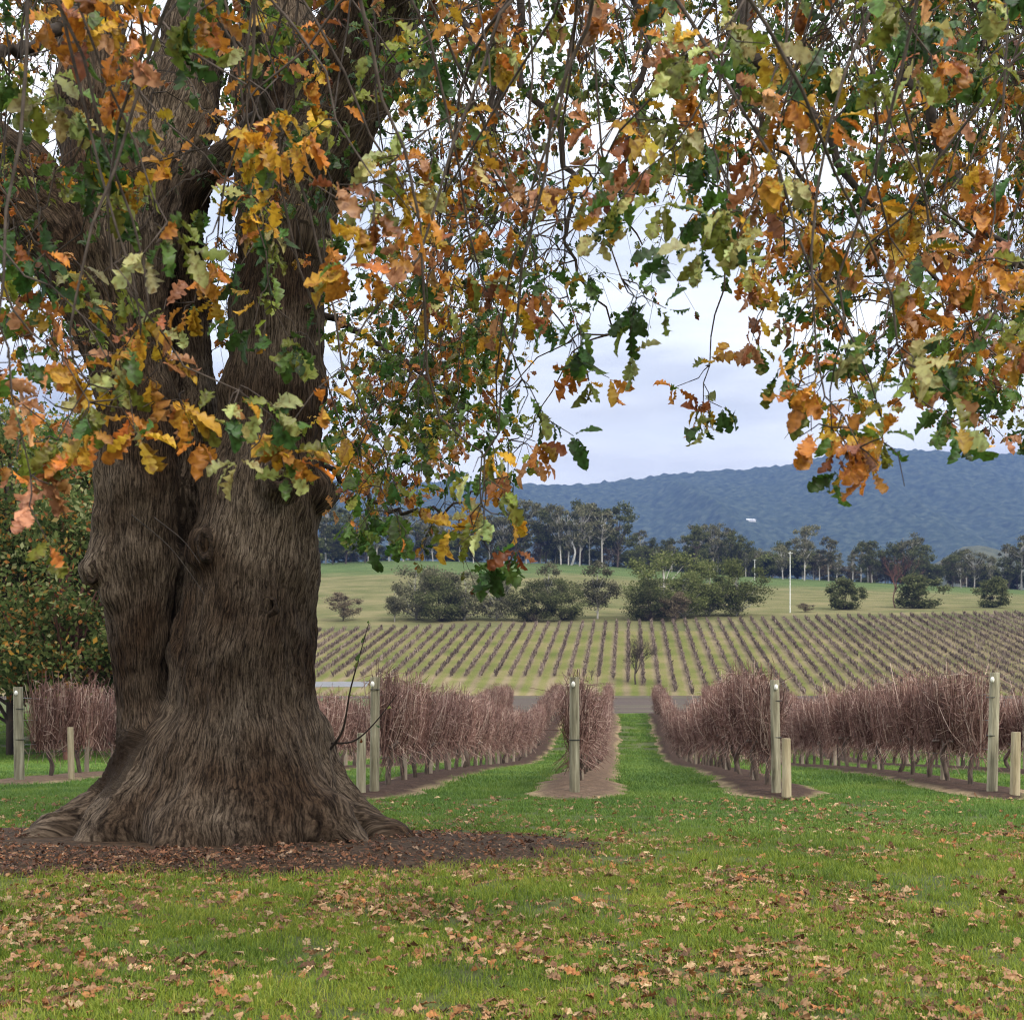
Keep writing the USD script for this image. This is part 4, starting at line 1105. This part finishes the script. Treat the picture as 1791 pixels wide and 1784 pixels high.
# ------------------------------------------------------------------ trees beyond
def tree_mesh(seed, h, width, trunk_frac, n_clump, per, leaf, shape="round", trunk_r=None, lean=0.0, limbs=True):
    """Tapered trunk with limbs to leaf clumps; the crown is many small leaf sprays with gaps between clumps."""
    r = np.random.default_rng(seed)
    tb, cb = MB(), MB()
    tr = trunk_r or h * 0.02
    fork = np.array([lean * h * 0.3, r.normal() * h * 0.02, h * trunk_frac])
    topm = np.array([lean * h * 0.7, r.normal() * h * 0.03, h * 0.86])
    path = spline([(0, 0, -0.3), fork * [0.5, 0.5, 0.5], fork, (fork + topm) / 2 + r.normal(size=3) * h * 0.02, topm], 12)
    tb.add(*tube(path, np.linspace(tr, tr * 0.22, 12), 6))
    cents = []
    for k in range(n_clump):
        for _ in range(30):
            a, q_ = r.uniform(0, 2 * np.pi), r.random() ** 0.55
            zt = r.uniform(trunk_frac * 0.9, 1.0)
            if shape == "round":
                prof_ = math.sqrt(max(0.04, 1 - ((zt - (trunk_frac + 1) / 2) / ((1.06 - trunk_frac) / 2)) ** 2))
            elif shape == "flat":
                prof_ = 0.35 + 0.65 * smoothstep(trunk_frac, 0.85, zt) * (1.1 - 0.5 * smoothstep(0.9, 1.0, zt))
            else:
                prof_ = max(0.12, 1.05 - zt) * 1.2
            c = np.array([lean * h * zt * 0.8 + width / 2 * prof_ * q_ * math.cos(a), width / 2 * prof_ * q_ * math.sin(a), zt * h * 0.95])
            if all(np.linalg.norm((c - o) / [1, 1, 0.7]) > width * 0.10 for o in cents):
                break
        cents.append(c)
        cr = width * r.uniform(0.08, 0.20)
        g = r.normal(size=(per, 3)) * 0.5
        g *= np.minimum(1, 1.3 / (np.linalg.norm(g, axis=1, keepdims=True) + 1e-9))
        p = c + g * [cr, cr, cr * 0.62]
        m = leaf * r.uniform(0.6, 1.35, per)
        d, e = unit(r.normal(size=(per, 3)) + [0, 0, -0.2]), unit(r.normal(size=(per, 3)))
        e = unit(np.cross(d, e))
        v = np.stack([p - d * m[:, None] * .5, p + e * m[:, None] * .28, p + d * m[:, None] * .5, p - e * m[:, None] * .28], 1)
        f = np.arange(per)[:, None] * 4 + np.array([[0, 1, 2, 3]])
        cb.add(v.reshape(-1, 3), np.vstack([f[:, [0, 1, 2]], f[:, [0, 2, 3]]]), per=4)
        if limbs:
            i = int(np.clip(2 + 9 * (c[2] / h - 0.18), 2, 10))
            o = path[i]
            tb.add(*tube(spline([o, (o + c) / 2 + r.normal(size=3) * h * 0.02 - [0, 0, h * 0.02], c], 5), np.linspace(tr * 0.42, tr * 0.1, 5), 4))
    return tb, cb


def tree_proto(name, crown_mat, bark, *a, **kw):
    c = proto(name)
    tb, cb = tree_mesh(*a, **kw)
    put("trunk", tb, bark, str(c.GetPath()), smooth=True)
    put("crown", cb, crown_mat, str(c.GetPath()))
    return str(c.GetPath())


def stand(name, ref, u, vb, y, px, ref_h, label, cat="tree", group=None, wide=1.0, rz=None, on=True):
    """A tree at depth y, px photo pixels tall, standing on the terrain."""
    X = (u - UC) / FPX * y
    z = float(height(X, y)) if on else EYE + (VH - vb) / FPX * y
    s_ = px / FPX * y / ref_h
    return thing(name, (X, y, z), rng.uniform(0, 6.28) if rz is None else rz, (s_ * wide, s_ * wide, s_), ref, label=label, cat=cat, group=group)


GUM = [tree_proto("gum_model", GUMLEAF, GUMBARK, 500 + k, 26.0, [13, 15, 11, 17, 12][k], [0.45, 0.4, 0.5, 0.38, 0.55][k], [22, 26, 19, 28, 20][k], 120, 0.85, shape="flat" if k % 2 else "round", trunk_r=0.42, lean=[0.05, -0.06, 0.02, 0.1, -0.03][k]) for k in range(5)]
DARKGUM = [tree_proto("dark_tree_model", WATTLE, DARKBARK, 520 + k, 24.0, [15, 18, 13][k], 0.28, 26, 140, 0.9, shape="flat" if k == 1 else "round", trunk_r=0.45, lean=[0.1, -0.12, 0.05][k]) for k in range(3)]
BUSHY = [tree_proto("bushy_model", [GUMLEAF, WATTLE, OLIVE, GUMLEAF][k], [GUMBARK, DARKBARK, GUMBARK, GUMBARK][k], 540 + k, 13.0, [13, 14, 15, 11][k], [0.14, 0.06, 0.12, 0.3][k], [32, 38, 36, 19][k], 240, 0.5, trunk_r=0.26) for k in range(4)]
SHRUB = [tree_proto("shrub_model", [WATTLE, OLIVE][k], DARKBARK, 560 + k, 6.0, 7.5, 0.05, 30, 200, 0.42, trunk_r=0.12) for k in range(2)]
RUSS = tree_proto("russet_model", RUSSET, DARKBARK, 570, 8.0, 8.0, 0.15, 28, 170, 0.36, trunk_r=0.12)

# trees and shrubs along the top of the far vineyard
LOW = [
    (690, 352, 62, BUSHY[3], 13, "thin grey shrubby tree at the left end of the tree belt above the far vines", 0.9), (728, 358, 98, BUSHY[0], 13, "tall grey green gum, leftmost of the dark clump above the far vineyard", 1.0),
    (770, 352, 78, BUSHY[1], 13, "low dark round tree in front of the leftmost gum clump", 1.0), (812, 356, 92, BUSHY[0], 13, "broad grey olive tree in the middle of the left clump", 1.15),
    (868, 355, 84, BUSHY[0], 13, "grey green tree closing the left clump on its right side", 1.0), (932, 350, 70, BUSHY[1], 13, "dark spreading tree left of the slender gum", 1.05),
    (985, 353, 72, BUSHY[1], 13, "dark low tree with arching crown just left of the slender gum", 1.0), (960, 368, 92, BUSHY[3], 13, "sparse bare topped tree rising behind the dark spreading trees", 0.9),
    (1045, 358, 98, BUSHY[3], 13, "slender gum with open crown standing apart on the pasture edge", 1.05), (1135, 352, 70, BUSHY[1], 13, "dark green rounded tree at the front of the centre clump", 1.1),
    (1160, 362, 112, BUSHY[2], 13, "tall olive tree behind the centre clump", 1.1), (1195, 358, 80, BUSHY[2], 13, "olive tree in the right half of the centre clump", 1.0),
    (1240, 366, 96, BUSHY[2], 13, "olive crowned gum second from the clump's right end", 0.95), (1288, 366, 98, BUSHY[2], 13, "rounded olive gum at the clump's right end", 1.0),
    (1478, 392, 54, SHRUB[0], 6, "small dark round bush alone on the pasture right of the white pole", 0.95), (1605, 400, 58, SHRUB[0], 6, "low dark bush beside the bare brown tree on the pasture", 1.2),
    (1738, 402, 52, SHRUB[0], 6, "dark conical bush on the pasture near the right edge", 0.9), (600, 356, 50, RUSS, 8, "low russet bush beside the oak's trunk at the pasture edge", 1.3),
    (1182, 350, 52, RUSS, 8, "russet bare bush at the foot of the centre clump", 1.0), (1408, 380, 16, RUSS, 8, "tiny russet bush between the white pole and the round bush", 2.0),
]
for u, y, px, ref, rh, lab, wd in LOW:
    stand("pasture_bush" if rh < 10 else "pasture_tree", ref, u, 0, y, px, rh, lab, "bush" if rh < 10 else "tree", wide=wd)

# tall trees along the upper edge of the pasture
r_ = np.random.default_rng(77)
TOPS_U = [300, 560, 720, 800, 900, 950, 1080, 1130, 1170, 1240, 1300, 1330, 1420, 1470, 1540, 1580, 1640, 1700, 1760, 1800, 1900]
TOPS_V = [860, 880, 885, 900, 882, 872, 878, 935, 925, 905, 940, 958, 912, 955, 935, 938, 960, 952, 942, 930, 925]
u = 380.0
while u < 1930:
    for lay in range(2):
        uu_ = u + r_.uniform(-9, 9)
        y = 632 + 24 * lay + r_.uniform(-10, 14)
        X = (uu_ - UC) / FPX * y
        vb = VH - FPX * (float(height(X, y)) - EYE) / y
        vt = np.interp(uu_, TOPS_U, TOPS_V) + r_.uniform(-10, 40) + 6 * lay
        px = max(vb - vt, 40)
        dark = r_.random() < (0.22 if uu_ < 1110 else 0.45)
        ref = DARKGUM[r_.integers(3)] if dark else GUM[r_.integers(5)]
        where = "left of the dead tree" if uu_ < 1000 else "between dead tree and pole" if uu_ < 1382 else "right of the pole"
        look_ = "dark crowned tree" if dark else "pale trunked gum"
        stand("belt_tree", ref, uu_, 0, y, px, 24.0 if dark else 26.0, f"tall {look_} in the upper belt {where}", "tree", f"{look_}s of the upper belt {where}", wide=r_.uniform(0.75, 1.05))
    u += r_.uniform(15, 30)


# grey green scrub between the trunks of the belt
r_ = np.random.default_rng(78)
u = 430.0
while u < 1900:
    y = 640 + r_.uniform(0, 45)
    which = r_.integers(3)
    where = "left of the dead tree" if u < 1000 else "between dead tree and pole" if u < 1382 else "right of the pole"
    look_ = ["dark green", "olive", "russet"][which]
    stand("belt_bush", [SHRUB[0], SHRUB[1], RUSS][which], u, 0, y, r_.uniform(24, 48), 8.0 if which == 2 else 6.0, f"{look_} scrub bush under the tall belt trees {where}", "bush", f"{look_} scrub bushes under the belt trees {where}", wide=r_.uniform(0.9, 1.6))
    u += r_.uniform(16, 34)


def bare_tree(seed, h, spread, r0, depth=4, per=3):
    r = np.random.default_rng(seed)
    tb = MB(); bb = MB()

    def grow(p, d, L, rad, k):
        e = p + d * L
        m = (p + e) / 2 + r.normal(size=3) * L * 0.07
        (tb if k == 0 else bb).add(*tube(spline([p, m, e], 5), np.linspace(rad, rad * 0.62, 5), 5 if k < 2 else 3, cap=k < 2))
        if k < depth:
            for j in range(per + (k == 0) * 2):
                d2 = unit(d + r.normal(size=3) * spread + [0, 0, 0.12])
                grow(p + (e - p) * r.uniform(0.5, 1.0), d2, L * r.uniform(0.5, 0.85), rad * 0.55, k + 1)

    grow(np.array([0, 0, -0.2]), np.array([0, 0, 1.0]), h * 0.36, r0, 0)
    return tb, bb


def bare(name, u, y, px, label, mat_, seed, spread, r0, depth=4, per=3):
    X = (u - UC) / FPX * y
    z = float(height(X, y))
    tb, bb = bare_tree(seed, px / FPX * y, spread, r0, depth, per)
    t = thing(name, (X, y, z), 0, label=label, cat="tree")
    put("trunk", tb, mat_, str(t.GetPath()), smooth=True)
    put("branches", bb, mat_, str(t.GetPath()), smooth=True)


bare("dead_tree", 1000, 628, 118, "bleached white dead tree rising out of the gum belt", DEADWOOD, 3, 0.22, 0.55, 3, 2)
bare("bare_tree", 1112, 257, 92, "leafless dark shrub like tree at the foot of the far vineyard above the aisle", DARKBARK, 5, 0.44, 0.2, 5, 4)
bare("bare_tree", 1566, 402, 110, "bare brown twiggy tree on the pasture beside a low dark bush", REDBARK, 8, 0.34, 0.22, 5, 3)
bare("bare_tree", 1035, 262, 30, "small bare sapling left of the leafless tree below the far vines", DARKBARK, 9, 0.4, 0.08, 4, 3)

# utility poles
def utility_pole(u, y, vb, vt, label):
    X = (u - UC) / FPX * y
    z = float(height(X, y))
    h = (vb - vt) / FPX * y
    t = thing("utility_pole", (X, y, z), 0, label=label, cat="pole")
    put("shaft", tube([(0, 0, -0.3), (0, 0, h * .5), (0, 0, h)], [0.15, 0.13, 0.10], 10), POLEPAINT, str(t.GetPath()), smooth=40)
    arm = trimesh.creation.box([1.4, 0.1, 0.1]); arm.apply_translation([0, -0.3, h - 0.5])
    put("crossarm", arm, POLEPAINT, str(t.GetPath()))


utility_pole(1382, 378, 1072, 965, "slim pale pole standing on the pasture right of the centre clump")
utility_pole(1320, 600, 1012, 975, "far short pale pole in front of the upper tree belt")

# autumn trees behind the left vine row
LEFT = [(18, 58, 620, 0, "dark green autumn tree whose trunk stands at the photo's left edge"), (72, 66, 560, 1, "autumn tree with dark thin trunk second from the left edge"), (118, 54, 470, 2, "autumn tree with reddish trunk behind the left vine row"),
        (176, 61, 600, 3, "autumn tree with the thickest dark trunk, partly hidden by the oak"), (-60, 64, 600, 1, "autumn tree cut off by the photo's left edge"), (245, 70, 520, 0, "autumn tree mostly hidden behind the oak's trunk")]
for k, (u, y, px, kk, lab) in enumerate(LEFT):
    h = px / FPX * y
    X = (u - UC) / FPX * y
    tb, cb = tree_mesh(600 + k, h, h * 0.72, 0.26, 54, 330, 0.25, trunk_r=[0.2, 0.17, 0.2, 0.3][kk])
    t = thing("autumn_tree", (X, y, float(dip(y))), 0, label=lab, cat="tree")
    put("trunk", tb, REDBARK if kk == 2 else DARKBARK, str(t.GetPath()), smooth=True)
    put("crown", cb, AUTUMN, str(t.GetPath()))

# pale building on the mountain's lower flank
ray = np.array([(1312 - UC) / FPX, 1.0, (VH - 912) / FPX])
yy = ys_m[:NR - 8]
col_i = int(np.argmin(np.abs(s - ray[0])))
zz = ZM[col_i, :NR - 8]
hit = np.argmax(zz > EYE + ray[2] * yy)
by = float(yy[hit]); bx = ray[0] * by; bz = float(zz[hit])
t = thing("building", (bx, by - 8, bz - 4), 0.25, 0.62, label="long pale building low on the blue forested mountain", cat="building")
m = trimesh.creation.box([46, 14, 9]); m.apply_translation([0, 0, 4.5]); put("wall", m, PALEWALL, str(t.GetPath()))
put("roof", (np.array([(-25, -9, 8.9), (25, -9, 8.9), (25, 9, 8.9), (-25, 9, 8.9), (-20, 0, 14), (20, 0, 14)], float), np.array([(0, 1, 5), (0, 5, 4), (2, 3, 4), (2, 4, 5), (0, 4, 3), (1, 2, 5), (0, 3, 2), (0, 2, 1)])), PALEROOF, str(t.GetPath()))
m = trimesh.creation.box([26, 12, 7]); m.apply_translation([-38, 1, 1]); put("wing", m, PALEWALL, str(t.GetPath()))

# ------------------------------------------------------------------ lawn: grass and fallen leaves
def blade_patch(seed, n, rad, hmin, hmax, w):
    r = np.random.default_rng(seed)
    a, q_ = r.uniform(0, 2 * np.pi, n), rad * np.sqrt(r.random(n))
    x, y = q_ * np.cos(a), q_ * np.sin(a)
    h = r.uniform(hmin, hmax, n) * (0.65 + 0.7 * r.random(n))
    t = r.uniform(0, 2 * np.pi, n); bend = r.uniform(0.25, 1.1, n) * h
    dx, dy = np.cos(t), np.sin(t)
    ww = w * r.uniform(0.7, 1.3, n) / 2
    base = np.stack([x, y, np.full(n, -0.005)], -1)
    side = np.stack([-dy * ww, dx * ww, 0 * ww], -1)
    mid = base + np.stack([dx * bend * 0.3, dy * bend * 0.3, h * 0.6], -1)
    tip = base + np.stack([dx * bend, dy * bend, h * 0.95], -1)
    v = np.stack([base - side, base + side, mid - side * .8, mid + side * .8, tip], 1).reshape(-1, 3)
    f = (np.array([(0, 1, 3), (0, 3, 2), (2, 3, 4)])[None] + 5 * np.arange(n)[:, None, None]).reshape(-1, 3)
    return v, f


r_ = np.random.default_rng(90)
inst = UsdGeom.PointInstancer.Define(stage, "/World/grass")
tag(inst, "short green lawn grass with taller tufts around the oak and between the vine rows", "grass", kind="stuff")
targets = []
for k in range(8):
    pth = "/World/grass/grass_tuft" + (f"_{k:03d}" if k else "")
    put(f"grass_tuft", MB().add(*blade_patch(700 + k, [150, 150, 150, 150, 120, 60, 170, 170][k], [0.2, 0.2, 0.2, 0.2, 0.16, 0.09, 0.24, 0.24][k], 0.02, [0.045, 0.05, 0.055, 0.05, 0.075, 0.10, 0.05, 0.05][k], [0.0045] * 6 + [0.011] * 2 if False else [0.0048, 0.0048, 0.0048, 0.0048, 0.005, 0.0055, 0.010, 0.010][k]), per=5), GRASS, "/World/grass")
    targets.append(pth)
GP, GI, GS = [], [], []


def sow(y0, y1, per_m2, kinds, smin, smax, margin=0.6):
    n = int((y1 - y0) * 0.43 * (y0 + y1) * per_m2 * 1.0)
    yy = np.sqrt(r_.uniform(y0**2, y1**2, n))
    xx = yy * r_.uniform(-0.43, 0.43, n)
    dens = 0.5 + 0.8 * fbm(np.stack([xx * 0.8, yy * 0.8, yy * 0], -1), 3, 44)
    keep = (~in_bed(xx, yy, -0.08) | (~in_bed(xx, yy, -0.55) & (fbm(np.stack([xx * 2.5, yy * 2.5, yy * 0], -1), 3, 61) > 0.56))) & ~in_strip(xx, yy) & (r_.random(n) < dens)
    xx, yy = xx[keep], yy[keep]
    GP.append(np.stack([xx, yy, dip(yy)], -1)); GI.append(r_.choice(kinds, len(xx))); GS.append(r_.uniform(smin, smax, len(xx)))


sow(5.8, 9.5, 46, [0, 1, 2, 3, 0, 1, 2, 3, 4, 5], 0.75, 1.25)
sow(9.5, 15, 32, [0, 1, 2, 3, 4, 5], 0.8, 1.35)
sow(15, 24, 18, [0, 1, 2, 4, 6, 7], 0.9, 1.4)
sow(24, 50, 9.0, [6, 7], 1.1, 1.9)
sow(50, 94, 2.6, [6, 7], 1.6, 2.6)
GP, GI, GS = np.vstack(GP), np.concatenate(GI), np.concatenate(GS)
inst.CreatePrototypesRel().SetTargets([Sdf.Path(p) for p in targets])
inst.CreateProtoIndicesAttr(Vt.IntArray.FromNumpy(GI.astype(np.int32)))
inst.CreatePositionsAttr(Vt.Vec3fArray.FromNumpy(GP.astype(np.float32)))
inst.CreateScalesAttr(Vt.Vec3fArray.FromNumpy(np.repeat(GS[:, None], 3, 1).astype(np.float32)))
ang = r_.uniform(0, 2 * np.pi, len(GP))
inst.CreateOrientationsAttr(Vt.QuathArray([Gf.Quath(float(math.cos(a / 2)), 0, 0, float(math.sin(a / 2))) for a in ang]))

FALL = {"tan": (0.33, 0.19, 0.095), "orange": (0.31, 0.135, 0.045), "brown": (0.15, 0.075, 0.036), "pale": (0.42, 0.29, 0.16)}
names = list(FALL)
n = 42000
yy = np.sqrt(r_.uniform(5.9**2, 20.5**2, n)); xx = yy * r_.uniform(-0.41, 0.41, n)
dens = smoothstep(0.34, 0.66, fbm(np.stack([xx * 0.9, yy * 0.9, yy * 0], -1), 4, 52)) * np.interp(yy, [6, 9, 13, 16, 20.5], [1.0, 0.95, 0.8, 0.35, 0.05]) + 0.05
keep = ~in_bed(xx, yy, 0.05) & (r_.random(n) < dens)
xx, yy = xx[keep], yy[keep]; n = len(xx)
kind = r_.choice(4, n, p=[.42, .22, .22, .14])
col = np.array([FALL[names[k]] for k in kind]) * r_.uniform(0.75, 1.2, (n, 1))
size = r_.uniform(0.04, 0.128, n)
fd = unit(np.stack([r_.normal(size=n), r_.normal(size=n), r_.normal(size=n) * 0.22], -1))
fn = unit(np.stack([r_.normal(size=n) * 0.5, r_.normal(size=n) * 0.5 - 0.15, np.ones(n)], -1))
fp = np.stack([xx, yy, r_.uniform(0.004, 0.032, n)], -1)
score = size / yy
order = np.argsort(-score)
big, small = order[:300], order[300:]
WORDS = {"tan": ("curled tan oak leaf", "tan fallen leaves"), "orange": ("rusty orange oak leaf", "orange fallen leaves"), "brown": ("dark brown dried oak leaf", "brown fallen leaves"), "pale": ("pale straw coloured oak leaf", "pale fallen leaves")}
for i in big:
    sh = LEAVES_HI[i % len(LEAVES_HI)]
    v = place(sh, fp[i:i + 1] * 0, fd[i:i + 1], fn[i:i + 1], size[i:i + 1])[0]
    w = WORDS[names[kind[i]]]
    m = put("fallen_leaf", (v, sh[1]), DRYLEAF, smooth=True, col=np.tile(col[i], (len(v), 1)), label=f"{w[0]} lying on the foreground lawn grass", cat="leaf", group=f"{w[1]} on the foreground lawn")
    m.AddTranslateOp().Set(Gf.Vec3d(*fp[i].tolist()))
bf = joined(LEAVES_LO, fp[small], fd[small], fn[small], size[small], col[small], 9)
put("fallen_leaves", bf, DRYLEAF, smooth=True, col=bf.col(), kind="stuff", label="small dry brown leaves scattered over the lawn behind the nearest ones", cat="leaves")

# ------------------------------------------------------------------ air
hz = trimesh.creation.box(bounds=[[-4200, -320, -8], [4200, 6200, 1000]])
put("haze", hz, HAZE, kind="stuff")
